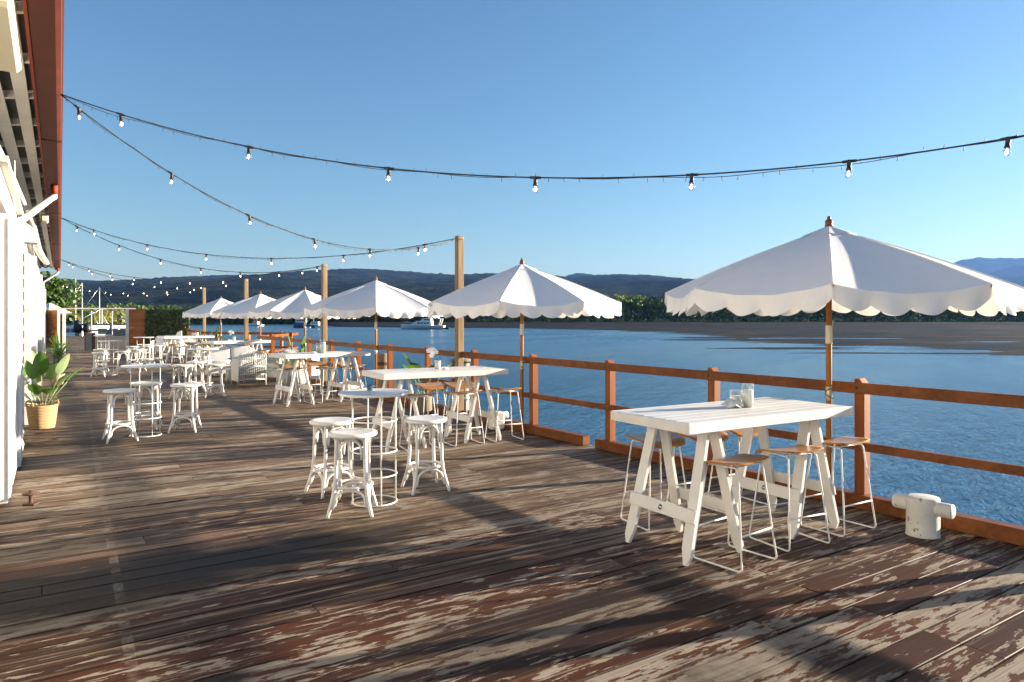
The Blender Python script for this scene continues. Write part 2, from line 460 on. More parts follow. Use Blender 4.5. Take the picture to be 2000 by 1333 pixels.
def deckmat():
    t = NT("deck_timber")
    g = t.n("ShaderNodeNewGeometry"); sp = t.n("ShaderNodeSeparateXYZ"); t.l(g.outputs["Position"], sp.inputs[0])
    pos = t.pos((1, 1, 1), -R(33.5))                       # x along the boards, y across them
    at = t.n("ShaderNodeAttribute"); at.attribute_name = "rnd"
    rnd = at.outputs["Fac"]
    sc = t.n("ShaderNodeVectorMath", operation='SCALE'); sc.inputs[0].default_value = (61.0, 43.0, 29.0); t.l(rnd, sc.inputs["Scale"])
    ad = t.n("ShaderNodeVectorMath", operation='ADD'); t.l(pos, ad.inputs[0]); t.l(sc.outputs[0], ad.inputs[1])
    v = ad.outputs[0]
    grain = t.noise(t.map(v, (2.2, 105, 30)), 1.0, 5, 0.65)
    streak = t.noise(t.map(v, (0.9, 34, 10)), 1.0, 6, 0.62)
    blotch = t.noise(t.map(v, (0.55, 3.2, 3)), 1.0, 4, 0.55)
    peel = t.noise(t.map(v, (4.0, 22.0, 8)), 1.0, 12, 0.66, 0.3)
    worn = t.noise(pos, 0.40, 3, 0.5)                       # areas of the deck that are more worn
    mid = t.ramp(t.math('MULTIPLY', sp.outputs[1], 0.1), [(0.34, (0, 0, 0)), (0.62, (1, 1, 1))])   # the walked middle of the deck has weathered more
    r2 = t.math('FRACT', t.math('MULTIPLY', rnd, 7.31))
    r3 = t.math('FRACT', t.math('MULTIPLY', rnd, 17.77))
    stain = t.ramp(t.math('MULTIPLY_ADD', blotch, 0.55, t.math('MULTIPLY', r2, 0.45)), [(0.22, (0.022, 0.0085, 0.004)), (0.5, (0.056, 0.019, 0.0075)), (0.78, (0.112, 0.036, 0.013))])
    stain = t.mix(t.ramp(grain, [(0.35, (0, 0, 0)), (0.66, (1, 1, 1))]), t.mix(0.55, stain, (0.022, 0.012, 0.008)), stain)
    grey = t.ramp(t.math('MULTIPLY_ADD', streak, 0.6, t.math('MULTIPLY', grain, 0.4)), [(0.36, (0.024, 0.012, 0.007)), (0.46, (0.082, 0.049, 0.029)), (0.53, (0.165, 0.113, 0.072)), (0.64, (0.33, 0.262, 0.186))])
    gm = t.math('ADD', t.math('MULTIPLY_ADD', streak, 1.0, t.math('MULTIPLY', worn, 0.5)), t.math('MULTIPLY_ADD', r3, 0.24, t.math('MULTIPLY', mid, 0.36)))
    base = t.mix(t.ramp(t.math('MULTIPLY', gm, 0.5), [(0.475, (0, 0, 0)), (0.60, (1, 1, 1))]), stain, grey)
    # bare pale wood where stain and paint have flaked off
    bias = t.math('MULTIPLY_ADD', t.math('POWER', r2, 3.0), 0.15, t.math('MULTIPLY_ADD', worn, 0.24, t.math('MULTIPLY', blotch, 0.40)))
    pm = t.math('ADD', peel, bias)
    pale = t.ramp(t.math('MULTIPLY_ADD', grain, 0.6, t.math('MULTIPLY', streak, 0.4)), [(0.3, (0.13, 0.105, 0.078)), (0.5, (0.26, 0.218, 0.168)), (0.7, (0.355, 0.305, 0.245))])
    mask = t.ramp(pm, [(0.920, (0, 0, 0)), (0.938, (1, 1, 1))])
    base = t.mix(mask, base, pale)
    # dark water and dirt stains
    ds = t.ramp(t.noise(pos, 0.75, 7, 0.66), [(0.53, (0, 0, 0)), (0.68, (1, 1, 1))])
    base = t.mix(t.math('MULTIPLY', ds, 0.80), base, (0.020, 0.015, 0.012))
    # dark patches: black grime, with table and railing shadow painted into the boards
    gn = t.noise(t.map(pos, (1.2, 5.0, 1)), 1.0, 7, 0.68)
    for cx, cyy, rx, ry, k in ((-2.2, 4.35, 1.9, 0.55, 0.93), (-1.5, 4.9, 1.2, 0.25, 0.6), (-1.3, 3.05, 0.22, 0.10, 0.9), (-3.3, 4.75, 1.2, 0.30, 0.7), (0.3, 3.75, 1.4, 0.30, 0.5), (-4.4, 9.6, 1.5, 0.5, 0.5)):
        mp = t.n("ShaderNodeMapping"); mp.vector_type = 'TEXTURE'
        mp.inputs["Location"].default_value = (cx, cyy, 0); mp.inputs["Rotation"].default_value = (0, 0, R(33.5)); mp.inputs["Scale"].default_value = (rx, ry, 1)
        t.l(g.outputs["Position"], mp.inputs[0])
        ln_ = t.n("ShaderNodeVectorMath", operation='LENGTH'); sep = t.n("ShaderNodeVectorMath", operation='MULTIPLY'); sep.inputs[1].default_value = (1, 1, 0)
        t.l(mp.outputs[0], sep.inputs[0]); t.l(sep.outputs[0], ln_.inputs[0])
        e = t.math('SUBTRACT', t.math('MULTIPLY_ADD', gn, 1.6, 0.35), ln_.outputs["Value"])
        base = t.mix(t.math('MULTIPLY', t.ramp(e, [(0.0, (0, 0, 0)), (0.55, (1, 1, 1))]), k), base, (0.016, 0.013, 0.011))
    # nail heads and holes
    vo = t.n("ShaderNodeTexVoronoi"); vo.inputs["Scale"].default_value = 1.0; t.l(t.map(v, (4.3, 11, 1)), vo.inputs["Vector"])
    dots = t.math('LESS_THAN', vo.outputs["Distance"], 0.050)
    base = t.mix(t.math('MULTIPLY', dots, 0.7), base, (0.012, 0.010, 0.009))
    # faded white line painted along the wharf
    d = t.math('ABSOLUTE', t.math('SUBTRACT', t.math('MULTIPLY_ADD', sp.outputs[1], 0.618, sp.outputs[0]), 0.27))
    ln = t.math('MULTIPLY', t.math('LESS_THAN', d, 0.030), t.ramp(t.noise(pos, 5, 7, 0.75), [(0.46, (0, 0, 0)), (0.66, (1, 1, 1))]))
    base = t.mix(t.math('MULTIPLY', ln, 0.34), base, (0.34, 0.31, 0.27))
    # dirt packed along the edges of the boards
    sb = t.n("ShaderNodeSeparateXYZ"); t.l(pos, sb.inputs[0])
    fr_ = t.math('ABSOLUTE', t.math('SUBTRACT', t.math('FRACT', t.math('MULTIPLY', sb.outputs[1], 1.0 / 0.186)), 0.475))
    ed = t.math('ADD', fr_, t.math('MULTIPLY', t.math('SUBTRACT', t.noise(t.map(pos, (3, 30, 1)), 1.0, 4, 0.6), 0.5), 0.10))
    base = t.mix(t.ramp(ed, [(0.445, (0, 0, 0)), (0.475, (0.7, 0.7, 0.7))]), base, (0.014, 0.010, 0.008))
    h = t.math('ADD', t.math('MULTIPLY', grain, 0.5), t.math('MULTIPLY_ADD', mask, 0.30, t.math('MULTIPLY', streak, 0.5)))
    nrm = t.bump(h, 0.7, 0.004)
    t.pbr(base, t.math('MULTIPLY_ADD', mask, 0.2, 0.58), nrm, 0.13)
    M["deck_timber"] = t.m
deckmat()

def watermat():
    t = NT("sea_water")
    v = t.pos((1, 1, 1), R(-62))
    g = t.n("ShaderNodeNewGeometry"); sp = t.n("ShaderNodeSeparateXYZ"); t.l(g.outputs["Position"], sp.inputs[0])
    off = t.math('SUBTRACT', t.math('MULTIPLY_ADD', sp.outputs[1], 0.566, t.math('MULTIPLY', sp.outputs[0], 0.824)), 5.66)   # metres off the wharf: the water is sheltered close to it
    open_ = t.ramp(t.math('MULTIPLY', off, 0.01), [(0.02, (0, 0, 0)), (0.30, (0.55, 0.55, 0.55)), (1.0, (1, 1, 1))])
    big = t.noise(t.map(v, (0.012, 0.055, 0.1)), 1.0, 4, 0.55)      # calmer and rougher lanes
    lanes = t.ramp(big, [(0.38, (0, 0, 0)), (0.62, (1, 1, 1))])
    w1 = t.noise(t.map(v, (0.6, 1.7, 1)), 1.0, 5, 0.6, 0.4)
    w2 = t.noise(t.map(v, (1.9, 5.2, 1)), 1.0, 4, 0.6, 0.5)
    w0 = t.noise(t.map(v, (0.08, 0.25, 1)), 1.0, 3, 0.5)
    h = t.math('MULTIPLY_ADD', w1, 0.9, t.math('MULTIPLY_ADD', w2, 0.42, t.math('MULTIPLY', w0, 1.6)))
    b = t.n("ShaderNodeBump"); b.inputs["Distance"].default_value = 0.22
    t.l(t.math('MULTIPLY_ADD', lanes, 0.6, 0.4), b.inputs["Strength"]); t.l(h, b.inputs["Height"])
    rough = t.math('MULTIPLY_ADD', open_, t.math('MULTIPLY_ADD', lanes, 0.16, 0.13), 0.05)
    t.pbr((0.012, 0.075, 0.155), rough, b.outputs[0], 0.5, ior=1.333)
    M["sea_water"] = t.m
watermat()

def mudmat():
    t = NT("tidal_mud"); v = t.pos()
    n1 = t.noise(t.map(v, (0.05, 0.22, 1)), 1.0, 6, 0.6); n2 = t.noise(v, 2.0, 5, 0.65)
    base = t.ramp(t.math('MULTIPLY_ADD', n1, 0.6, t.math('MULTIPLY', n2, 0.4)), [(0.40, (0.006, 0.0058, 0.006)), (0.5, (0.016, 0.0148, 0.0145)), (0.62, (0.044, 0.040, 0.038))])
    t.pbr(base, t.ramp(n1, [(0.4, (0.5, 0.5, 0.5)), (0.6, (0.9, 0.9, 0.9))]), t.bump(n2, 0.8, 0.08), 0.06)
    M["tidal_mud"] = t.m
mudmat()

# ================================================================== SETTING
def sheet(name, pts, mat, z=None):
    b = MB(); b.add(pts, [tuple(range(len(pts)))]); return tag(b.build(name, M[mat]), kind='structure')

# ---- water
b = MB(); b.add([(-10500, -3000, ZW), (10500, -3000, ZW), (10500, 9200, ZW), (-10500, 9200, ZW)], [(0, 1, 2, 3)])
tag(b.build("water", M["sea_water"]), kind='structure')

# ---- tidal flat: its edge comes from the height field crossing the water
SHORE = [(60, 90), (72, 66), (78, 55), (81, 47), (88, 45), (101, 44), (116, 42), (142, 41), (183, 39.5), (218, 31), (246, 17.7), (264, 0), (272, -24), (300, -70), (360, -95), (420, -110)]
def mud(i, j):
    x = -120 + 560 * i; y = 64 + 372 * (j ** 1.5)
    d = x - interp(SHORE, y)
    h = max(-0.9, min(0.16, d * 0.010)) + 0.19 * fbm(x * 0.022, y * 0.085, 3.1, 5) + 0.12 * fbm(x * 0.045, y * 0.30, 5.7, 4) + 0.03 * fbm(x * 0.15, y * 0.4, 8.0, 3)
    if d > 0: h += max(0.0, (y - 240)) * 0.0075
    return (x, y, ZW + h - 0.02)
b = MB(); b.grid(mud, 230, 200)
tag(b.build("tidal_flat", M["tidal_mud"]), kind='structure')

# ---- land and hills
b = MB(); b.grid(lambda i, j: (-4500 + 9500 * i, 424 + 5200 * j, -1.0 + 0.4 * fbm(i * 40, j * 40)), 40, 24)
tag(b.build("land", M["land_green"]), kind='structure')
b = MB(); b.grid(lambda i, j: (-190 + 95 * i, 128 + 72 * j, -1.6 + 0.5 * math.sin(PI * min(1, j * 4 + 0.02)) + 0.2 * fbm(i * 9, j * 9)), 24, 24)
tag(b.build("shore", M["land_green"]), kind='structure')

def ridge(name, tab, D, y0, x0, x1, nx, ny, mat, rough, base=-3.0, gully=0.18):
    T = [((u - 1000.0) / FPX * D, EYE + (HOR - v) * D / FPX) for u, v in tab]
    def f(i, j):
        x = x0 + (x1 - x0) * i
        H = interp(T, x)
        if j <= 0.86:
            t = j / 0.86; y = y0 + (D - y0) * t
            k = t ** 0.85
            spur = 1.0 - gully * (1 - t) * (0.5 + 0.5 * math.sin(x / (D * 0.028) + 2.5 * fbm(x / D * 4, t * 2, 1.0))) - gully * 1.3 * t * (1 - t) * 2 * abs(fbm(x / D * 9, t * 3.5, 5.0, 4))
            z = base + (H - base) * k * max(0.05, spur)
        else:
            t = (j - 0.86) / 0.14; y = D + D * 0.12 * t; z = base + (H - base) * (1 - 0.8 * t)
        n = fbm(x / (rough * 3.2), y / (rough * 3.2), 2.0, 4) * rough * min(1.0, max(0, (H - base)) / 40) * (1.0 if j > 0.04 else 0)
        return (x, y, z + n)
    b = MB(); b.grid(f, nx, ny)
    return tag(b.build(name, M[mat]), kind='structure')
ridge("hill", [(-500, 575), (-200, 556), (0, 546), (120, 545), (190, 549), (250, 549), (320, 548), (405, 547), (420, 544), (434, 538), (500, 537), (552, 538), (606, 532), (650, 527), (700, 525), (760, 528), (815, 532), (890, 537), (960, 534), (1010, 535), (1060, 536), (1110, 541), (1160, 538), (1200, 536), (1260, 537), (1300, 541), (1334, 546), (1352, 556), (1420, 580), (1500, 604), (1620, 619), (1700, 621)], 4200, 1150, -4700, 2300, 440, 130, "hill_forest", 8.0)
ridge("hill", [(980, 619), (1050, 556), (1100, 541), (1131, 533), (1165, 538), (1230, 545), (1320, 548), (1370, 546), (1410, 549), (1470, 556), (1580, 566), (1700, 575), (1800, 568), (1900, 556), (1980, 541), (2050, 538), (2200, 550), (2500, 580)], 5800, 4600, -300, 6400, 220, 50, "far_hill_forest", 8.0)
ridge("hill", [(1760, 619), (1850, 572), (1890, 552), (1942, 529), (1982, 518), (2010, 517), (2060, 522), (2150, 540), (2400, 560)], 6900, 5900, 3500, 7500, 140, 40, "far_hill_forest", 9.0)
ridge("mountain", [(1500, 619), (1600, 600), (1700, 572), (1780, 545), (1840, 523), (1870, 509), (1910, 502), (1935, 504), (1960, 503), (2000, 503), (2060, 507), (2200, 526), (2500, 560)], 8000, 6900, 2700, 9500, 200, 40, "far_hill_forest", 10.0)

# ---- leaves scattered over crowns
def leaf_cloud(b, c, rad, n, size, rng, flat=0.75, low=-0.35, fill=0.35):
    c = Vector(c)
    for _ in range(n):
        while True:
            d = Vector((rng.uniform(-1, 1), rng.uniform(-1, 1), rng.uniform(low, 1)))
            if 0.05 < d.length <= 1: break
        d.normalize()
        k = 1 - fill * rng.random() ** 2
        p = c + Vector((d.x * rad[0], d.y * rad[1], d.z * rad[2])) * k
        nn = (d + Vector((rng.gauss(0, .5), rng.gauss(0, .5), rng.gauss(0, .5)))).normalized()
        a = nn.cross(Vector((rng.gauss(0, 1), rng.gauss(0, 1), rng.gauss(0, 1)))).normalized(); e = nn.cross(a)
        s = size * rng.uniform(0.6, 1.4)
        b.add([p - a * s, p + e * s * flat, p + a * s, p - e * s * flat], [(0, 1, 2, 3)])

# ---- mangroves on the far bank (one mass)
rng = random.Random(11)
b = MB()
def bank_y(x): return interp([(-330, 300), (-230, 395), (-100, 405), (-30, 412), (60, 418), (520, 430)], x)
x = -300.0
while x < 470:
    for row in range(3):
        cx = x + rng.uniform(-2, 2); cyy = bank_y(cx) + 3 + row * 6 + rng.uniform(-2, 2)
        hh = (interp([(-200, 9.5), (-60, 11.0), (10, 16.2), (400, 15.6)], cx) + 2.6 * fbm(cx * 0.02, 4.0) + 1.8 * fbm(cx * 0.11, 9.0)) * (0.80 + 0.12 * row)
        r = rng.uniform(2.6, 4.6)
        g0 = -1.1 if cx > -30 else -2.3
        leaf_cloud(b, (cx, cyy, g0 + hh - r * 0.9), (r, r, r * 1.05), 62, 0.85, rng)
        leaf_cloud(b, (cx + rng.uniform(-2, 2), cyy - 1.0, g0 + hh * 0.48), (r * 1.05, r, hh * 0.36), 44, 0.9, rng, low=-0.9)
        if row == 0:
            leaf_cloud(b, (cx, cyy - 1, g0 + 1.6), (r, r * .8, 1.9), 26, 0.8, rng, low=-0.9)
    x += rng.uniform(3.0, 4.6)
mg = tag(b.build("mangrove_woods", M["mangrove_leaf"]), kind='stuff')

# ---- timber deck: a dark base with single boards on it
PITCH, GAP = 0.186, 0.0085
RAILPATH = [rail_pt(-6), rail_pt(20.9), Vector((-7.55, 25.0, 0)), Vector((-11.7, 26.7, 0)), Vector((-15.2, 33.0, 0)), Vector((-30.5, 62.0, 0))]
def path_off(path, off):
    out = []
    for i, p in enumerate(path):
        d1 = (path[i] - path[i - 1]).normalized() if i else (path[1] - path[0]).normalized()
        d2 = (path[i + 1] - path[i]).normalized() if i < len(path) - 1 else d1
        n = Vector((d1.y, -d1.x, 0)) + Vector((d2.y, -d2.x, 0)); n.normalize()
        out.append(p + n * off / max(0.5, n.dot(Vector((d1.y, -d1.x, 0)))))
    return out
EDGE = path_off(RAILPATH, 0.13)
def row_right(p):
    best = None
    o = BN * p
    for a, c in zip(EDGE, EDGE[1:]):
        d = c - a
        den = BD.x * d.y - BD.y * d.x
        if abs(den) < 1e-9: continue
        w = a - o
        s = (w.x * d.y - w.y * d.x) / den; t = (w.x * BD.y - w.y * BD.x) / den
        if -1e-6 <= t <= 1 + 1e-6 and (best is None or s > best): best = s
    return best
def row_left(p):
    s = (-0.42 - p * (BN.x + 0.647 * BN.y)) / (BD.x + 0.647 * BD.y)
    if s * BD.y + p * BN.y < 6.9: s = (-2.16 - p * (BN.x + 0.647 * BN.y)) / (BD.x + 0.647 * BD.y)      # the near part of the shed stands back
    return s
base_pts = [tuple(v) for v in EDGE]
b = MB()
outl = [Vector((v.x, v.y, -0.075)) for v in EDGE] + [Vector((-0.647 * 62 - 0.42, 62, -0.075)), Vector((-0.647 * 7.0 - 0.42, 7.0, -0.075)), Vector((-0.647 * 7.0 - 2.2, 7.0, -0.075)), Vector((0.647 * 6 - 2.2, -6, -0.075))]
bot = [Vector((v.x, v.y, -0.30)) for v in outl]
n = len(outl)
b.add(outl + bot, [tuple(range(n)), tuple(reversed(range(n, 2 * n)))] + [(i, n + i, n + (i + 1) % n, (i + 1) % n) for i in range(n)])
deck = tag(b.build("deck", M["dark_void"]), kind='structure')

rng = random.Random(5)
def plank_verts(b, s0, s1, p0, p1, z, tilt, cup):
    c = 0.0025
    prof = [(p0, -0.055), (p0, -c + 0.0), (p0 + c, cup * 0.5), ((p0 + p1) / 2, 0.0), (p1 - c, cup * 0.5), (p1, -c), (p1, -0.055)]
    vs = []
    for s in (s0, s1):
        for i, (pp, zz) in enumerate(prof):
            q = BD * s + BN * pp
            t = (pp - p0) / (p1 - p0) - 0.5
            vs.append((q.x, q.y, z + zz + tilt * t))
    m = len(prof)
    fs = [(i, m + i, m + i + 1, i + 1) for i in range(m - 1)] + [tuple(range(m)), tuple(reversed(range(m, 2 * m)))]
    fs = [tuple(reversed(f)) for f in fs]
    b.add(vs, fs)
planks = []
i0, i1 = -14, 400
for i in range(i0, i1):
    pm = (i + 0.5) * PITCH
    sl, sr = row_left(pm), row_right(pm)
    if sr is None or sr - sl < 0.4: continue
    # joints stand on joists 0.62 m apart; boards are staggered
    joists = []
    s = math.floor(sl / 0.62) * 0.62
    k = int(round(s / 0.62)) + (i % 2) * 3
    cuts = [sl]
    q = k - (k % 6) + (0 if i % 2 else 3)
    while True:
        q += rng.choice((3, 4, 5, 6, 6))
        ss = q * 0.62 + rng.uniform(-0.01, 0.01)
        if ss > sr - 0.5: break
        if ss > cuts[-1] + 0.5: cuts.append(ss)
    cuts.append(sr)
    for a, c in zip(cuts, cuts[1:]):
        planks.append((i, a + 0.0025, c - 0.0025))
def seen_rank(pl):
    i, a, c = pl
    best = 1e9
    for t in (0.15, 0.4, 0.6, 0.85):
        q = BD * lerp(a, c, t) + BN * (i * PITCH)
        if q.y < 2.6: continue
        u = 1000 + q.x / q.y * FPX
        if -60 < u < 2060 and HOR + EYE * FPX / q.y < 1390: best = min(best, q.y)
    return best
order = sorted(planks, key=seen_rank)
single = set(order[:298])
far = MB(); far_r = []
for pl in planks:
    i, a, c = pl
    r = rng.random()
    z, tilt, cup = rng.uniform(-0.0022, 0.0008), rng.uniform(-0.0028, 0.0028), rng.uniform(-0.0015, 0.003)
    p0, p1 = i * PITCH, (i + 1) * PITCH - GAP - rng.uniform(0, 0.003)
    tgt = MB() if pl in single else far
    plank_verts(tgt, a, c, p0, p1, z, tilt, cup)
    if pl in single:
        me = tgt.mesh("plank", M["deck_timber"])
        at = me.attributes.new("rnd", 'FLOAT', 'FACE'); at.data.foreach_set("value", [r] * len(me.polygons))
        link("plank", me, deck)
    else:
        far_r += [r] * (len(far.f) - len(far_r))
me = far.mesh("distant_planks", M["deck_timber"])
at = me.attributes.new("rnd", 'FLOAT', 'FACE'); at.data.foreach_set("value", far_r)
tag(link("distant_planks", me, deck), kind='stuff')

# ---- piles under the deck edge
for y in (1.0, 3.6, 6.2, 8.8, 11.4, 14.0, 16.6, 19.2):
    b = MB(); p = rail_pt(y, 0.0)
    b.lathe([(0.15, -6.0), (0.14, -0.31)], 12, (p.x, p.y, 0))
    b.build("pile", M["pile_wood"], deck)

# ================================================================== RAILING
rail = thing("timber_railing", "red-brown timber railing running along the water side of the deck", "railing", (0, 0, 0))
NR = Vector((DR.y, -DR.x, 0))
def rail_post(p, ang, h=1.076):
    b = MB(); w = 0.043
    Mx = Rz(ang)
    # square post behind the rails, its top cut at a slant on the water side
    prof = [(-w, -0.25), (w, -0.25), (w, h - 0.005), (w * 0.0, h - 0.005), (-w, h - 0.06)]
    Mp = Mx @ Matrix(((0, 0, 1), (1, 0, 0), (0, 1, 0)))
    b.prism(prof, 0.086, Mp, p)
    o = b.build("post", M["post_wood"], rail)
    for z in (0.995, 0.517):
        b = MB(); b.lathe([(0.013, 0.0), (0.012, 0.004), (0.006, 0.006), (0.0, 0.006)], 8, p + Mx @ Vector((0, 0, 0)) - NR * (0.091 - 0.0013) + Vector((0.0, 0.0, z)), True, Matrix((DR, Vector((0, 0, 1)), -NR)).transposed())
        b.build("bolt", M["black_metal"], rail)
    return o
POST_Y = [5.92 + 1.27 * k for k in range(-6, 12)]
def seg_rails(a, c, tops=True, kerb=True, kgap=None):
    d = (c - a).normalized(); nrm = Vector((d.y, -d.x, 0))
    if nrm.x < 0 and nrm.y < 0: pass
    L = (c - a).length
    nseg = max(1, round(L / 4.6))
    for k in range(nseg):
        p, q = a + d * (L * k / nseg + 0.0015), a + d * (L * (k + 1) / nseg - 0.0015)
        for nm, zz, hh, ww in (("top_rail", 0.995, 0.09, 0.045), ("mid_rail", 0.517, 0.068, 0.045)):
            b = MB(); b.beam(p + nrm * 0.024 + Vector((0, 0, zz)), q + nrm * 0.024 + Vector((0, 0, zz)), ww, hh, bev=0.004)
            b.build(nm, M["rail_wood"], rail)
    if kerb: seg_kerb(a, c)
def seg_kerb(a, c):
    d = (c - a).normalized(); nrm = Vector((d.y, -d.x, 0))
    L = (c - a).length; nseg = max(1, round(L / 4.6))
    for k in range(nseg):
        p, q = a + d * (L * k / nseg + 0.0015), a + d * (L * (k + 1) / nseg - 0.0015)
        b = MB(); b.beam(p + nrm * 0.06 + Vector((0, 0, 0.060)), q + nrm * 0.06 + Vector((0, 0, 0.060)), 0.115, 0.115, bev=0.006)
        b.build("kerb_beam", M["rail_wood"], rail)
# the boards' local x runs along the rail: rail_wood grain uses object x, close enough to the rail's direction
seg_rails(rail_pt(-4.0), rail_pt(20.9), kerb=False)
seg_kerb(rail_pt(-4.0), rail_pt(8.56))
seg_kerb(rail_pt(8.74), rail_pt(20.9))
for y in POST_Y: rail_post(rail_pt(y, 0.091), ANG_R - PI / 2)
for a, c, n in ((RAILPATH[1], RAILPATH[2], 2), (RAILPATH[2], RAILPATH[3], 3), (RAILPATH[3], RAILPATH[4], 4)):
    seg_rails(a, c)
    d = (c - a).normalized(); nn = Vector((d.y, -d.x, 0))
    for k in range(n):
        rail_post(a + (c - a) * ((k + 0.5) / n) + nn * 0.091, math.atan2(d.y, d.x) - PI / 2)

# ================================================================== SHED
shed = thing("wharf_shed", "long white weatherboard wharf shed with a red gutter along its eave", "building")
Mb = Rz(ANG_B)
def wbox(name, y0, y1, o0, o1, z0, z1, mat, bev=0.0, parent=None, fn=None):
    """box along the wall from y0 to y1, from offset o0 to o1 out of the wall, z0 to z1"""
    fn = fn or wall_pt
    a, c = fn(y0, (o0 + o1) / 2, (z0 + z1) / 2), fn(y1, (o0 + o1) / 2, (z0 + z1) / 2)
    Mb = Rz(math.atan2((c - a).y, (c - a).x))
    b = MB(); b.box((a + c) / 2, ((c - a).length, o1 - o0, z1 - z0), Mb, bev)
    return b.build(name, M[mat], parent or shed)
wbox("wall", 7.3, 8.44, -0.16, -0.03, 0.02, 2.55, "wall_paint")
wbox("wall", 10.3, 31.4, -0.16, -0.03, 0.02, 2.55, "wall_paint")
wbox("recess_wall", 8.44, 10.3, -0.50, -0.40, 0.02, 2.55, "grey_timber")
wbox("lining", 5.7, 31.4, -0.16, -0.045, 2.555, 2.80, "soffit_paint")
wbox("recess_wall", -6.0, 5.72, -1.60, -1.48, 0.02, 3.80, "wall_paint")
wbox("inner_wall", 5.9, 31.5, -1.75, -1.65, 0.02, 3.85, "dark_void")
wbox("end_wall", 5.72, 5.84, -1.75, -0.05, 0.02, 2.44, "wall_paint")
door = wbox("door", 5.86, 7.36, -0.16, 0.0, 0.035, 2.44, "white_paint", 0.006)
wbox("door_board", 5.90, 6.30, 0.0, 0.012, 0.05, 2.40, "white_paint", 0.003, door)
wbox("door_board", 6.50, 7.30, 0.0, 0.010, 0.05, 2.40, "white_paint", 0.003, door)
for zz in (0.08, 0.16):
    b = MB(); p = wall_pt(5.84, -0.06, zz)
    b.lathe([(0.016, 0), (0.016, 0.008), (0.008, 0.012), (0.0, 0.012)], 10, p, True, Rz(ANG_B) @ Matrix.Rotation(-PI / 2, 3, 'Y'))
    b.build("bolt", M["steel"], door)
k = 0
z = 0.06
while z < 2.40:                                            # single weatherboards
    for y0, y1 in ((7.95, 8.46), (10.62, 31.3)):
        a, c = wall_pt(y0, 0, z), wall_pt(y1, 0, z)
        n = Vector((DB.y, -DB.x, 0))
        prof = [(-0.028, 0.0), (0.030, 0.0), (0.034, 0.012), (-0.012, 0.165), (-0.028, 0.165)]
        Mp = Matrix((n, Vector((0, 0, 1)), n.cross(Vector((0, 0, 1))))).transposed()
        b = MB(); b.prism(prof, (c - a).length, Mp, (a + c) / 2); b.build("weatherboard", M["wall_paint"], shed)
    z += 0.152
for y, w, o, h in ((7.66, 0.52, 0.035, 2.56), (10.45, 0.26, 0.05, 2.5), (11.9, 0.14, 0.10, 2.6), (13.9, 0.16, 0.07, 2.6), (16.2, 0.14, 0.12, 2.55), (19.0, 0.16, 0.10, 2.7), (23.5, 0.2, 0.10, 2.75), (27.5, 0.2, 0.09, 2.75), (31.2, 0.3, 0.10, 2.8)):
    wbox("wall_post", y - w / 2, y + w / 2, -0.03, o, 0.015, h, "old_white" if w == 0.14 else "white_paint", 0.006)
wbox("wall_plate", 5.6, 31.5, -0.12, 0.02, 2.805, 2.86, "old_white", 0.006)
wbox("bottom_plate", 10.6, 31.0, 0.035, 0.06, 0.0, 0.07, "grey_timber")
# eave
for o, w in ((0.04, 0.115), (-0.17, 0.125), (-0.40, 0.125), (-0.64, 0.12)):
    for y0, y1 in ((-6.0, 5.05), (5.06, 11.6), (11.61, 17.9), (17.91, 24.4), (24.41, 31.6)):
        wbox("soffit_slat", y0, y1, o - w / 2, o + w / 2, 3.745, 3.765, "soffit_paint", 0.003, fn=eave_pt)
y = -5.9
while y < 31.5:
    a, c = eave_pt(y, -1.6, 3.82), eave_pt(y, 0.15, 3.80)
    b = MB(); b.beam(a, c, 0.045, 0.075); b.build("rafter", M["soffit_paint"], shed); y += 1.0
wbox("roof", -6.2, 31.8, -2.6, 0.24, 3.90, 3.93, "roof_sheet", fn=eave_pt)
wbox("fascia", -6.2, 31.7, 0.145, 0.17, 3.69, 3.895, "fascia_red", 0.003, fn=eave_pt)
gut = MB()
a, c = eave_pt(-6.2, 0), eave_pt(31.75, 0)
DE = (c - a).normalized(); n = Vector((DE.y, -DE.x, 0)); Mp = Matrix((n, Vector((0, 0, 1)), n.cross(Vector((0, 0, 1))))).transposed()
gp = [(0.172, 3.88), (0.172, 3.70), (0.33, 3.69), (0.365, 3.72), (0.372, 3.83), (0.385, 3.845), (0.385, 3.862), (0.362, 3.862), (0.355, 3.73), (0.325, 3.705), (0.187, 3.714), (0.187, 3.88)]
gut.prism(gp, (c - a).length, Mp, (a + c) / 2)
gut.build("gutter", M["gutter_red"], shed)
for yy in (8.5, 14.5, 20.5, 26.5):
    wbox("gutter_joint", yy, yy + 0.03, 0.171, 0.375, 3.685, 3.70, "gutter_red", fn=eave_pt)
def downpipe(y, dy, zq):
    d = thing("downpipe", None, None); d.parent = shed
    t = MB(); p = eave_pt(y, 0.28)
    t.tube([p + Vector((0, 0, 3.70)), p + Vector((0, 0, 3.55))], 0.05, 12)
    t.build("pipe_outlet", M["fascia_red"], d)
    q = wall_pt(y - dy, 0.0)
    t = MB(); t.tube([p + Vector((0, 0, 3.56)), p + Vector((0, 0, 3.50)), lerp(p, q, 0.08) + Vector((0, 0, 3.45)), lerp(p, q, 0.93) + Vector((0, 0, zq + 0.05)), q + Vector((0, 0, zq)), q + Vector((0, 0, zq - 0.15))], 0.045, 10)
    t.build("pipe", M["old_white"], d)
downpipe(11.4, 2.9, 2.74); downpipe(30.6, 0.3, 3.05)
t = MB()                                                     # sagging conduit under the eave
t.tube([wall_pt(3.0, -0.28, 3.52), wall_pt(5.5, -0.22, 3.50), wall_pt(7.4, -0.20, 3.40), wall_pt(9.0, -0.12, 3.36), wall_pt(10.0, -0.02, 3.15), wall_pt(10.6, 0.06, 2.95)], 0.042, 10)
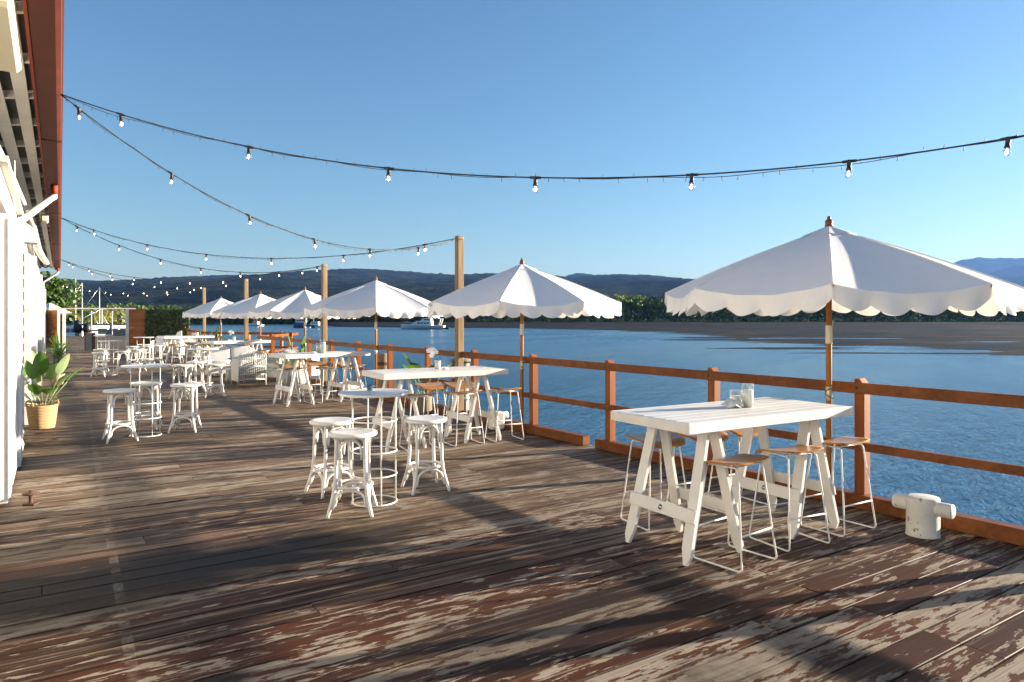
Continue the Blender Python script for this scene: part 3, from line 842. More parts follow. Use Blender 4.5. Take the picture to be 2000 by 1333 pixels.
t.build("conduit", M["old_white"], shed)
t = MB()
t.tube([wall_pt(10.7, 0.06, 2.93), wall_pt(12.8, 0.10, 2.80), wall_pt(14.5, 0.16, 2.78), wall_pt(17.0, 0.2, 2.9), wall_pt(20.0, 0.2, 3.1)], 0.06, 10)
t.build("conduit", M["old_white"], shed)
b = MB()                                                     # hood over a lamp on the wall
p = wall_pt(9.4, -0.01, 2.56)
b.grid(lambda i, j: p + Mb @ Vector(((i - 0.5) * 0.34, -(0.15 * math.sin(j * PI / 2)) - 0.01, 0.25 * math.cos(j * PI / 2))), 6, 8)
for sx in (-0.17, 0.17):
    b.add([p + Mb @ Vector((sx, -0.005, 0))] + [p + Mb @ Vector((sx, -(0.15 * math.sin(j * PI / 16)) - 0.01, 0.25 * math.cos(j * PI / 16))) for j in range(9)], [tuple(range(10))])
b.build("lamp_hood", M["white_paint"], shed)
b = MB(); b.box(eave_pt(14.6, 0.09, 3.60), (0.34, 0.14, 0.17), Mb, 0.03); b.build("bulkhead_lamp", M["stain_cream"], shed)
b = MB(); b.box(eave_pt(5.1, 0.0, 3.60), (1.5, 0.20, 0.10), Mb, 0.03); b.build("blind_cassette", M["stain_cream"], shed)
b = MB(); b.tube([wall_pt(6.9, 0.005, 3.1) , wall_pt(6.9, 0.02, 1.3), wall_pt(6.85, 0.02, 0.9)], 0.006, 6); b.build("cable", M["white_paint"], shed)

# ================================================================== FURNITURE (one of each kind, then copies)
def arc(p, q, up, n=9, tail=0.05, drop=None):
    """inverted U from p to q, rising by up, with straight tails below"""
    p, q = Vector(p), Vector(q)
    pts = [p - Vector((0, 0, tail))]
    for i in range(n + 1):
        t = PI * i / n
        c = (p + q) / 2; h = (q - p) / 2
        pts.append(c - h * math.cos(t) + Vector((0, 0, up * math.sin(t) ** 0.85)))
    pts.append(q - Vector((0, 0, tail)))
    return pts
def make_bentwood():
    r0 = thing("bentwood_stool", "x", "stool", group="white bentwood bar stools")
    W = M["white_paint"]
    b = MB(); b.lathe([(0.0, 0.617), (0.178, 0.617), (0.190, 0.622), (0.197, 0.632), (0.197, 0.645), (0.188, 0.654), (0.170, 0.656), (0.150, 0.653), (0.0, 0.651)], 28)
    b.build("seat", W, r0)
    def leg_pt(a, z):
        r = interp([(0.0, 0.245), (0.06, 0.222), (0.13, 0.196), (0.20, 0.178), (0.30, 0.166), (0.62, 0.156)], z)
        return Vector((r * math.cos(a), r * math.sin(a), z))
    A = [PI / 4 + PI / 2 * k for k in range(4)]
    for a in A:
        zs = [0.0, 0.03, 0.07, 0.11, 0.16, 0.22, 0.30, 0.42, 0.54, 0.62]
        b = MB(); b.tube([leg_pt(a, z) for z in zs], [0.0135, 0.0145, 0.0155, 0.016, 0.016, 0.016, 0.016, 0.016, 0.016, 0.016], 8)
        b.build("leg", W, r0)
    for k in range(4):
        a, c = A[k], A[(k + 1) % 4]
        p, q = leg_pt(a, 0.49), leg_pt(c, 0.49)
        d = (q - p).normalized()
        ins = (Vector((0, 0, 0.49)) - (p + q) / 2); ins.z = 0; ins.normalize()
        b = MB(); b.tube(arc(p + d * 0.026 - ins * 0.004, q - d * 0.026 - ins * 0.004, 0.112, 10, 0.045), [0.008] + [0.0115] * 11 + [0.008], 7); b.build("bent_brace", W, r0)
        p, q = leg_pt(a, 0.115), leg_pt(c, 0.115)
        d = (q - p).normalized()
        pts = arc(p + d * 0.024, q - d * 0.024, 0.09, 10, 0.0)
        lo = [leg_pt(a, 0.065) + d * 0.022] ; hi = [leg_pt(c, 0.065) - d * 0.022]
        b = MB(); b.tube(lo + pts[1:-1] + hi, [0.008] + [0.0115] * 11 + [0.008], 7); b.build("bent_brace", W, r0)
    b = MB(); b.tube([(0.152 * math.cos(2 * PI * i / 28), 0.152 * math.sin(2 * PI * i / 28), 0.225) for i in range(28)], 0.017, 8, True, flat=0.72)
    b.build("foot_ring", W, r0)
    return r0
def make_wire_table():
    r0 = thing("round_bar_table", "x", "table", group="round white wire-frame bar tables")
    W = M["white_metal"]
    b = MB(); b.lathe([(0.0, 0.918), (0.29, 0.918), (0.300, 0.921), (0.300, 0.938), (0.296, 0.941), (0.285, 0.938), (0.0, 0.938)], 48); b.build("tabletop", W, r0)
    for k in range(4):
        a = R(28) + PI / 2 * k
        b = MB(); b.tube([(0.19 * math.cos(a), 0.19 * math.sin(a), z) for z in (0.004, 0.92)], 0.0065, 8); b.build("rod", W, r0)
    for z in (0.007, 0.24, 0.44, 0.70):
        b = MB(); b.tube([(0.19 * math.cos(2 * PI * i / 36), 0.19 * math.sin(2 * PI * i / 36), z) for i in range(36)], 0.0065, 7, True); b.build("ring", W, r0)
    return r0
TL, TW, TH = 1.64, 0.71, 0.92
def make_bar_table():
    r0 = thing("trestle_bar_table", "x", "table", group="white trestle bar tables")
    W = M["table_paint"]
    tr = random.Random(3)
    n = 7; w = TW / n
    for i in range(n):
        b = MB(); b.box((0, -TW / 2 + w * (i + 0.5), TH - 0.011 + tr.uniform(-0.0012, 0.0008)), (TL, w - 0.0045, 0.022), None, 0.003); b.build("plank", W, r0)
    for sy in (-1, 1):
        b = MB(); b.box((0, sy * (TW / 2 + 0.0115), TH - 0.0345), (TL + 0.044, 0.021, 0.067), None, 0.003); b.build("apron", W, r0)
    for sx in (-1, 1):
        b = MB(); b.box((sx * (TL / 2 + 0.0115), 0, TH - 0.0355), (0.020, TW - 0.001, 0.065), None, 0.003); b.build("apron", W, r0)
    for sx in (-1, 1):
        x0 = sx * 0.52
        t = thing("trestle", None, None); t.parent = r0
        for sl in (-1, 1):
            xt, xb = x0 + sl * 0.028, x0 + sl * 0.25
            top, bot = TH - 0.024, 0.0
            ax = Vector((xt - xb, 0, top - bot)); L = ax.length; ax.normalize()
            nrm = Vector((ax.z, 0, -ax.x)) * sl           # outward face of the ladder
            for sy in (-1, 1):
                yb, yt = sy * 0.275, sy * 0.235
                a2 = Vector((xt - xb, yt - yb, top - bot)); L2 = a2.length; a2.normalize()
                yv = a2.cross(nrm).normalized() * 1.0
                if yv.y < 0: yv = -yv
                poly = [(-0.041, L2), (0.041, L2), (0.041, 0.10), (0.012, 0.0), (-0.012, 0.0), (-0.041, 0.055)] if sy < 0 else [(-0.041, L2), (0.041, L2), (0.041, 0.055), (0.012, 0.0), (-0.012, 0.0), (-0.041, 0.10)]
                Mp = Matrix((yv, a2, yv.cross(a2))).transposed()
                b = MB(); b.prism(poly, 0.024, Mp, (xb, yb, 0.002)); b.build("leg", W, t)
            zc = 0.30
            f = (zc - bot) / (top - bot)
            c = Vector((lerp(xb, xt, f), 0, zc)) + nrm * 0.0225
            Mp = Matrix((Vector((0, 1, 0)), nrm, Vector((0, 1, 0)).cross(nrm))).transposed()
            b = MB(); b.box(c, (0.62, 0.02, 0.085), Mp, 0.003); b.build("brace", W, t)
            b = MB(); Mq = Matrix((Vector((0, 1, 0)).cross(nrm), Vector((0, 1, 0)), nrm)).transposed()
            b.lathe([(0.018, 0.0), (0.018, 0.004), (0.010, 0.006), (0.010, 0.013), (0.0, 0.014)], 10, c + nrm * 0.0102, True, Mq); b.build("bolt", M["steel"], t)
        b = MB(); b.box((x0, 0, TH - 0.05), (0.028, 0.56, 0.05), None, 0.003); b.build("top_bar", W, t)
    return r0
def make_ply_stool():
    r0 = thing("wire_bar_stool", "x", "stool", group="white wire bar stools with plywood seats")
    def zf(u, v):
        return 0.640 + 0.012 * (2 * u) ** 2 + (0.016 * (v + 0.5) if v > -0.2 else 0.0048 - 0.16 * (abs(v) - 0.2) ** 2 * 2.4) + 0.012 * max(0, v) 
    b = MB(); n = 14
    top, bot = [], []
    def outl(i, j):
        u, v = i / n - 0.5, j / n - 0.5
        k = 1 - 0.16 * (abs(2 * v) ** 4) - 0.03 * (2 * v) * 0
        k2 = 1 - 0.10 * (abs(2 * u) ** 3)
        return u, v, u * 0.41 * k, v * 0.33 * k2
    for sgn, off in ((1, 0.0), (-1, -0.011)):
        def f(a, c, off=off):
            u, v, x, y = outl(a * n, c * n); return (x, y, zf(u, v) + off)
        m = len(b.v); b.grid(f, n, n)
        if sgn < 0:
            w = n * n
            for q in range(len(b.f) - w, len(b.f)): b.f[q] = tuple(reversed(b.f[q]))
    N = (n + 1) ** 2
    rim = [i for i in range(n)] + [n + (n + 1) * j for j in range(n)] + [(n + 1) * n + n - i for i in range(n)] + [(n + 1) * (n - j) for j in range(n)]
    for a, c in zip(rim, rim[1:] + rim[:1]):
        b.f.append((c, a, a + N, c + N)); b.sm.append(False); b.mi.append(0)
    b.build("seat", M["ply_seat"], r0)
    W = M["white_metal"]; rr = 0.0062
    def P3(sx, sy, z):
        t = z / 0.63
        return Vector((sx * lerp(0.195, 0.135, t), sy * lerp(0.185, 0.115, t), z))
    for sx in (-1, 1):
        pts = []
        def corner(a, c, d, r=0.03, n=4):
            e1, e2 = (a - c).normalized(), (d - c).normalized()
            for i in range(n + 1):
                t = i / n
                pts.append(c + e1 * r * (1 - t) ** 2 + e2 * r * t ** 2)
        A0, A1, A2, A3 = P3(sx, -1, 0.628), P3(sx, -1, rr + 0.001), P3(sx, 1, rr + 0.001), P3(sx, 1, 0.628)
        corner(A3, A0, A1); corner(A0, A1, A2); corner(A1, A2, A3); corner(A2, A3, A0)
        b = MB(); b.tube(pts, rr, 7, True); b.build("leg_loop", W, r0)
    for sy in (-1, 1):
        b = MB(); b.tube([P3(-1, sy, 0.215), P3(1, sy, 0.215)], rr, 7); b.build("foot_bar", W, r0)
    for sy in (-0.6, 0.6):
        b = MB(); b.tube([(-0.135, sy * 0.115, 0.625), (0.135, sy * 0.115, 0.625)], rr, 7); b.build("seat_bar", W, r0)
    return r0
def make_umbrella(R0=1.36, zr=1.80, za=2.325):
    r0 = thing("market_umbrella", "x", "umbrella", group="white scalloped market umbrellas")
    C = M["canvas_white"]; N = 8
    def rib(k, t):
        a = 2 * PI * k / N
        r = lerp(0.10, R0, t)
        return Vector((r * math.cos(a), r * math.sin(a), lerp(za - 0.035, zr, t) + 0.02 * math.sin(PI * t)))
    ur = random.Random(4)
    for k in range(N):
        ph = ur.uniform(0, 6)
        def f(i, j, k=k, ph=ph):
            p = rib(k, j).lerp(rib(k + 1, j), i)
            s = math.sin(PI * i) ** 0.9 * (0.075 * j ** 1.1 + 0.012 * j)
            mid = (rib(k, j) + rib(k + 1, j)) / 2; mid.z = 0
            p.z -= s * (0.75 if j < 0.999 else 0.75)
            wr = 0.0035 * math.sin(i * 23 + ph + 5 * j) * j * math.exp(-((1 - j) / 0.22) ** 2) + 0.003 * math.sin(j * 16 + ph + i * 4) * math.exp(-(i / 0.12) ** 2) * j + 0.003 * math.sin(j * 13 + ph) * math.exp(-((1 - i) / 0.12) ** 2) * j
            p.z += wr * math.sin(PI * i)
            p -= mid.normalized() * s * 0.22
            return p
        b = MB(); b.grid(f, 18, 12); b.build("canopy_panel", C, r0)
        def g(i, j, k=k, ph=ph, f=f):
            p = Vector(f(i, 1.0)); mid = (rib(k, 1) + rib(k + 1, 1)) / 2; mid.z = 0; mid.normalize()
            L = 0.096 + 0.056 * abs(math.sin(4 * PI * i)) ** 0.75
            flap = 0.022 * math.sin(8 * PI * i - PI / 2 + 0.6 * math.sin(ph)) * j + 0.012 * math.sin(ph * 3 + i * 7) * j
            return p + mid * (0.004 + 0.012 * j + flap) + Vector((0, 0, -L * j + 0.002))
        b = MB(); b.grid(g, 48, 5); b.build("valance", C, r0)
    for k in range(N):
        b = MB(); b.tube([rib(k, 0.10 + 0.9 * i / 10) + Vector((0, 0, 0.001)) for i in range(11)], 0.0065, 5, flat=0.5); b.build("seam", C, r0)
    b = MB()
    for k in range(N):
        def f(i, j, k=k):
            a1, a2 = 2 * PI * k / N, 2 * PI * (k + 1) / N
            r = lerp(0.025, 0.215, j)
            p = Vector((r * math.cos(a1), r * math.sin(a1), 0)).lerp(Vector((r * math.cos(a2), r * math.sin(a2), 0)), i)
            p.z = lerp(za + 0.012, za - 0.062, j) - 0.010 * math.sin(PI * i) * j
            return p
        b.grid(f, 6, 4)
    b.build("vent_cap", C, r0)
    b = MB(); b.lathe([(0.030, za + 0.010), (0.034, za + 0.022), (0.028, za + 0.030), (0.030, za + 0.038), (0.033, za + 0.055), (0.024, za + 0.066), (0.013, za + 0.073), (0.016, za + 0.084), (0.013, za + 0.096), (0.0, za + 0.10)], 14); b.build("finial", M["finial_wood"], r0)
    b = MB(); b.lathe([(0.0235, 0.0), (0.0235, za + 0.01)], 14); b.build("pole", M["umbrella_wood"], r0)
    for k in range(N):
        b = MB(); p, q = rib(k, 0.0), rib(k, 1.0)
        b.beam(p + Vector((0, 0, -0.022)), q + Vector((0, 0, -0.016)), 0.016, 0.022); b.build("rib", M["umbrella_wood"], r0)
        a = 2 * PI * k / N
        b = MB(); b.beam((0.03 * math.cos(a), 0.03 * math.sin(a), zr - 0.03), rib(k, 0.48) + Vector((0, 0, -0.04)), 0.013, 0.016); b.build("strut", M["umbrella_wood"], r0)
    b = MB(); b.lathe([(0.035, zr - 0.06), (0.042, zr - 0.05), (0.042, zr - 0.005), (0.035, zr)], 14); b.build("hub", M["finial_wood"], r0)
    b = MB()
    prof = []
    for i in range(24):
        z = 1.36 + 0.155 * i / 24; prof += [(0.0265, z), (0.029, z + 0.0032)]
    b.lathe(prof, 14); b.build("cord_wrap", M["cord_cream"], r0)
    b = MB(); b.lathe([(0.0236, 0.885), (0.0262, 0.887), (0.0262, 1.0), (0.0236, 1.002)], 14); b.build("ferrule", M["brass"], r0)
    b = MB()
    b.tube([(0.0, 0.026, 1.50), (0.02, 0.03, 1.52), (0.05, 0.03, 1.55)], 0.004, 5); b.build("pin", M["cord_cream"], r0)
    b = MB()
    for s in (-1, 1):
        b.tube([(-0.026, -0.004, 0.95 - 0.028 * s), (-0.012, -0.025, 0.95 - 0.012 * s), (0.012, -0.026, 0.95 + 0.012 * s), (0.028, 0.0, 0.95 + 0.030 * s), (0.05, 0.03, 0.95 + 0.045 * s)], 0.0045, 6)
    b.build("lashing_cord", M["black_rubber"], r0)
    return r0
def make_armchair(w=0.62, label="x", name="wicker_armchair", grp="white wicker lounge chairs"):
    """sits facing local +y, back at y = -0.33"""
    r0 = thing(name, label, "armchair" if w < 1 else "sofa", group=grp)
    W = M["white_paint"]; V = M["wicker_white"]
    d = 0.66; h = w / 2
    top = lambda x: 0.70 + 0.10 * math.cos(PI * x / w * 0.9) 
    yb = lambda z: -0.30 - 0.09 * max(0, z - 0.15)
    b = MB(); n = 14
    arch = [Vector((lerp(-h, h, i / n), yb(top(lerp(-h, h, i / n))), top(lerp(-h, h, i / n)))) for i in range(n + 1)]
    b.tube([Vector((-h - 0.012, -0.30, 0.0)), Vector((-h, yb(.4), .4))] + arch + [Vector((h, yb(.4), .4)), Vector((h + 0.012, -0.30, 0.0))], 0.016, 7); b.build("back_frame", W, r0)
    m = int(w / 0.042)
    for i in range(1, m):
        x = lerp(-h, h, i / m)
        b = MB(); b.tube([(x, yb(0.12), 0.12), (x, yb(top(x)), top(x))], 0.0115, 5); b.build("back_slat", W, r0)
    for z in (0.13, 0.25, 0.43, 0.61):
        b = MB(); b.tube([(-h, yb(z) - 0.012, z), (0, yb(z) - 0.014, z + 0.02), (h, yb(z) - 0.012, z)], 0.0095, 6); b.build("cross_bar", W, r0)
    if w > 1:
        b = MB(); b.box((0, yb(.3) + 0.05, 0.42), (w - 0.05, 0.02, 0.5), None, 0.004); b.build("back_panel", V, r0)
    for s in (-1, 1):
        pl = [(-0.30, 0.10), (0.32, 0.10), (0.32, 0.52), (0.27, 0.56), (-0.34, 0.60)]
        Mp = Matrix(((0, 0, 1), (1, 0, 0), (0, 1, 0)))
        b = MB(); b.prism(pl, 0.022, Mp, (s * h, 0, 0)); b.build("arm_panel", V, r0)
        b = MB(); b.tube([(s * h, -0.34, 0.605), (s * h, 0.25, 0.575), (s * h, 0.325, 0.53), (s * h, 0.33, 0.0)], 0.017, 7); b.build("arm_rail", W, r0)
    b = MB(); b.box((0, 0.325, 0.22), (w - 0.03, 0.022, 0.20), None, 0.004); b.build("front_panel", V, r0)
    b = MB(); b.box((0, 0.0, 0.325), (w - 0.05, d - 0.04, 0.02)); b.build("seat_base", V, r0)
    ns = 1 if w < 1 else 2
    for k in range(ns):
        cw = (w - 0.07) / ns; cx = -w / 2 + 0.035 + cw * (k + 0.5)
        for nm, c, sz, tilt in (("seat_cushion", (cx, 0.03, 0.40), (cw - 0.01, 0.56, 0.13), 0.0), ("back_cushion", (cx, -0.20, 0.60), (cw - 0.02, 0.15, 0.38), -0.16))[:2 if w > 1 else 1]:
            b = MB()
            def f(i, j, c=c, sz=sz, tilt=tilt):
                th, ph = i * 2 * PI, (j - 0.5) * PI
                e = 0.38
                sg = lambda q: math.copysign(abs(q) ** e, q)
                p = Vector((sz[0] / 2 * sg(math.cos(ph)) * sg(math.cos(th)), sz[1] / 2 * sg(math.cos(ph)) * sg(math.sin(th)), sz[2] / 2 * sg(math.sin(ph))))
                return Vector(c) + Matrix.Rotation(-tilt, 3, 'X') @ p
            b.grid(f, 28, 14); b.build(nm, M["cushion"], r0)
    return r0

# ---- where everything stands
TABLES = [  # centre, angle of the long side
    (Vector((1.615, 5.155, 0)), R(31.5)), (Vector((-0.955, 8.97, 0)), R(31.0)), (Vector((-3.57, 13.25, 0)), R(42)),
    (Vector((-7.72, 20.0, 0)), R(48)), (Vector((-11.45, 25.0, 0)), R(44))]
TLAB = ["white trestle bar table nearest the bollard, with two glass candle jars on it",
        "white trestle bar table with an orchid pot, beside the foremost light pole",
        "white trestle bar table with two candle jars, third from the bollard",
        "white trestle bar table with a small orchid, behind the wicker armchairs",
        "farthest white trestle bar table, close to the green hedge"]
tab0 = make_bar_table()
tabs = []
for i, ((c, a), lb) in enumerate(zip(TABLES, TLAB)):
    if i == 0: t = tab0; t.location = c; t.rotation_euler = (0, 0, a); t["label"] = lb
    else: t = dup(tab0, lb, c, a)
    tabs.append(t)
def on_table(i, x, y, z=TH):
    c, a = TABLES[i]
    return c + Rz(a) @ Vector((x, y, z))
# wire stools: pixel of the seat centre in the photograph gives the spot on the deck
SEAT = 0.645
def gs(u, v, z=SEAT): p = G(u, v, z); return Vector((p.x, p.y, 0))
WS = [(gs(1435, 900), 0, PI, "wire stool with oiled plywood seat at the candle table, nearest the camera"),
      (gs(1541, 879), 0, PI, "middle wire stool on the deck side of the nearest bar table"),
      (gs(1636, 863), 0, PI, "wire stool beside the umbrella pole and railing post at the nearest bar table"),
      (gs(1280, 857), 0, 0, "wire stool on the water side of the nearest bar table, by its left trestle"),
      (gs(1366, 848), 0, 0, "middle wire stool on the water side of the nearest bar table, behind the trestle legs"),
      (gs(1445, 837), 0, 0, "wire stool on the water side of the nearest bar table, below the candle jars"),
      (gs(819, 771), 1, PI, "wire stool between the round table and the orchid table"),
      (gs(906, 766), 1, PI, "middle wire stool on the deck side of the orchid table"),
      (gs(985, 761), 1, PI, "wire stool at the orchid table beside the second umbrella pole"),
      (gs(841, 753), 1, 0, "wire stool on the water side of the orchid table, near the log planter"),
      (gs(897, 751), 1, 0, "wire stool on the water side of the orchid table, in front of the black barrel"),
      (gs(581, 720), 2, PI, "wire stool at the third bar table, by the armchair side trestle"),
      (gs(640, 718), 2, PI, "middle wire stool on the deck side of the third bar table"),
      (gs(692, 715), 2, PI, "wire stool on the deck side of the third bar table, by its far trestle"),
      (gs(561, 713.5), 2, 0, "wire stool on the water side of the third bar table, next to the wicker chair"),
      (gs(616, 711), 2, 0, "middle wire stool on the water side of the third bar table"),
      (gs(664, 709), 2, 0, "wire stool on the water side of the third bar table, by the second light pole")]
for x, sgn in ((-0.55, -1), (0.05, -1), (0.6, -1), (0.5, 1), (-0.1, 1)):
    WS.append((on_table(3, x, sgn * 0.42, 0), 3, PI if sgn < 0 else 0, None))
for x, sgn in ((-0.5, -1), (0.1, -1), (0.6, -1), (0.3, 1)):
    WS.append((on_table(4, x, sgn * 0.42, 0), 4, PI if sgn < 0 else 0, None))
far_lab = ["wire stool tucked along the front of the fourth bar table, sofa end", "wire stool tucked along the front of the fourth bar table, middle",
           "wire stool tucked along the front of the fourth bar table, railing end", "wire stool behind the fourth bar table, under its railing end", "wire stool behind the fourth bar table, middle",
           "wire stool in front of the farthest bar table, hedge end", "wire stool in front of the farthest bar table, middle", "wire stool in front of the farthest bar table, umbrella end", "wire stool behind the farthest bar table"]
ws0 = make_ply_stool(); k = 0
for i, (p, ti, turn, lb) in enumerate(WS):
    if lb is None: lb = far_lab[k]; k += 1
    rot = TABLES[ti][1] + turn + (random.random() - 0.5) * 0.2 + (-0.02 if i else 0)
    if i == 0: ws0.location = p; ws0.rotation_euler = (0, 0, TABLES[0][1] + turn + 0.12); ws0["label"] = lb
    else: dup(ws0, lb, p, rot)

RT = [((-1.18, 6.10), "round white wire bar table nearest the camera, with a teal ashtray"),
      ((-4.90, 9.52), "round white wire bar table near the basket plant, with a teal ashtray"),
      ((-6.30, 14.5), "round white wire bar table in front of the wicker armchair, with a teal ashtray"),
      ((-11.0, 19.5), "round white wire bar table among the stools nearest the gate opening"),
      ((-11.85, 22.9), "round white wire bar table in front of the hedge's left end"),
      ((-14.7, 25.6), "farthest round white wire bar table, standing in the gate opening")]
rt0 = make_wire_table()
for i, ((x, y), lb) in enumerate(RT):
    if i == 0: rt0.location = (x, y, 0); rt0["label"] = lb
    else: dup(rt0, lb, (x, y, 0), 0.4 * i)
S2 = 0.655
BS = [(gs(688.7, 842.5, S2), 5, "white bentwood stool nearest the camera, in front of the closest round table"),
      (gs(648, 820, S2), 40, "white bentwood stool behind the nearest one, shed side of the closest round table"),
      (gs(831, 816.5, S2), 25, "white bentwood stool on the water side of the closest round table, before the trestle table"),
      (gs(234.5, 761, S2), 38, "white bentwood stool nearest the basket plant, left front of its round table"),
      (gs(286, 748, S2), 15, "white bentwood stool standing behind the round table near the basket plant"),
      (gs(362.5, 750, S2), 10, "white bentwood stool on the right of the round table near the basket plant"),
      (gs(356, 712.5, S2), 0, "white bentwood stool left of the round table by the wicker armchair"),
      (gs(383, 706.5, S2), 30, "white bentwood stool behind the round table by the wicker armchair"),
      (gs(420, 711, S2), 20, "white bentwood stool closest to the wicker armchair's footstool"),
      (gs(196, 688, S2), 10, "white bentwood stool in the gate group, front and nearest the shed"),
      (gs(240, 686, S2), 35, "white bentwood stool in the gate group, front and nearest the water"),
      (Vector((-11.9, 20.6, 0)), 20, "white bentwood stool in the gate group, at the back near the shed"),
      (Vector((-10.9, 20.7, 0)), 0, "white bentwood stool in the gate group, at the back near the water"),
      (gs(259, 676.5, S2), 30, "white bentwood stool left of the round table before the hedge"),
      (gs(288, 675.5, S2), 0, "white bentwood stool in the middle before the hedge"),
      (gs(306, 674.5, S2), 15, "white bentwood stool right of the round table before the hedge")]
bs0 = make_bentwood()
for i, (p, deg, lb) in enumerate(BS):
    if i == 0: bs0.location = p; bs0.rotation_euler = (0, 0, R(deg)); bs0["label"] = lb
    else: dup(bs0, lb, p, R(deg))

UM = [(Vector((2.645, 5.94, 0)), 247, 1.0, "largest white umbrella, nearest, over the candle table and tied to the railing"),
      (Vector((0.135, 9.70, 0)), 258, 0.985, "second white umbrella, over the orchid table, clear of the light poles"),
      (Vector((-2.63, 13.75, 0)), 236, 0.98, "third white umbrella, between the orchid table and the second light pole"),
      (Vector((-5.12, 17.6, 0)), 250, 0.965, "fourth white umbrella, partly behind the second light pole"),
      (Vector((-7.32, 20.7, 0)), 238, 0.965, "fifth white umbrella, in front of the third light pole"),
      (Vector((-10.55, 25.8, 0)), 232, 0.97, "farthest white umbrella, nearest the green hedge")]
um0 = make_umbrella()
for i, (p, deg, sc, lb) in enumerate(UM):
    if i == 0: um0.location = p; um0.rotation_euler = (0, 0, R(deg)); um0["label"] = lb
    else: dup(um0, lb, p, R(deg), sc)

ac0 = make_armchair(0.60, "white wicker armchair with slatted back, alone in front of the fourth bar table")
ac0.location = (-6.20, 16.75, 0); ac0.rotation_euler = (0, 0, R(35))
dup(ac0, "white wicker armchair partly hidden behind the third bar table's trestle", (-5.35, 18.0, 0), R(-30))
dup(ac0, "white wicker armchair before the hedge, beside a wicker sofa", (-13.3, 28.0, 0), R(12))
dup(ac0, "white wicker armchair under the farthest bar table's middle", (-12.1, 27.4, 0), R(-25))
dup(ac0, "white wicker armchair with its back to the railing, behind the third bar table", (-5.75, 17.6, 0), R(150))
so0 = make_armchair(1.15, "white wicker sofa with grey-white cushions facing the wicker armchair", "wicker_sofa", "white wicker sofas")
so0.location = (-7.5, 19.0, 0); so0.rotation_euler = (0, 0, R(205))
dup(so0, "white wicker sofa standing against the green hedge", (-14.6, 30.2, 0), R(192))
b = MB(); fs = thing("wicker_footstool", "small white wicker footstool beside the armchair", "footstool", (-6.75, 17.35, 0), R(24))
b.box((0, 0, 0.22), (0.42, 0.36, 0.24), None, 0.02); b.build("body", M["wicker_white"], fs)
for sx in (-1, 1):
    for sy in (-1, 1):
        b = MB(); b.tube([(sx * 0.19, sy * 0.16, 0.0), (sx * 0.19, sy * 0.16, 0.34)], 0.014, 6); b.build("leg", M["white_paint"], fs)

# ================================================================== LIGHT POLES AND FESTOON STRINGS
def pole(p, top, label, w=0.108, bot=-3.5):
    r0 = thing("light_pole", label, "pole", p, ANG_R, "timber light poles")
    b = MB(); b.box((0, 0, (top + bot) / 2), (w, w, top - bot), None, 0.008); b.build("post", M["pole_timber"], r0)
    b = MB(); b.tube([(-w / 2 - 0.002, 0, top - 0.06), (-w / 2 - 0.05, 0, top - 0.06), (-w / 2 - 0.055, 0, top - 0.035)], 0.006, 6); b.build("hook", M["steel"], r0)
    return r0
PT = [(Vector((-0.83, 11.2, 0)), 2.86, "weathered square timber light pole, foremost, rising between the two nearest umbrellas"),
      (Vector((-4.30, 16.3, 0)), 2.80, "weathered square timber light pole rising through the third and fourth umbrellas"),
      (Vector((-8.22, 22.0, 0)), 2.76, "weathered square timber light pole behind the fifth umbrella"),
      (Vector((-12.5, 28.9, 0)), 2.78, "weathered square timber light pole behind the farthest umbrella")]
for p, h, lb in PT: pole(p, h, lb)
pole(Vector((3.95, 4.44, 0)), 2.88, "weathered timber light pole beyond the bollard, at the railing outside the frame")
E1, E2, E3 = eave_pt(6.85, 0.36, 3.73), eave_pt(15.3, 0.37, 3.72), eave_pt(26.3, 0.37, 3.72)
E4 = Vector((-26.2, 41.0, 3.55))
pt = [p + Vector((0, 0, h - 0.03)) for p, h, _ in PT]
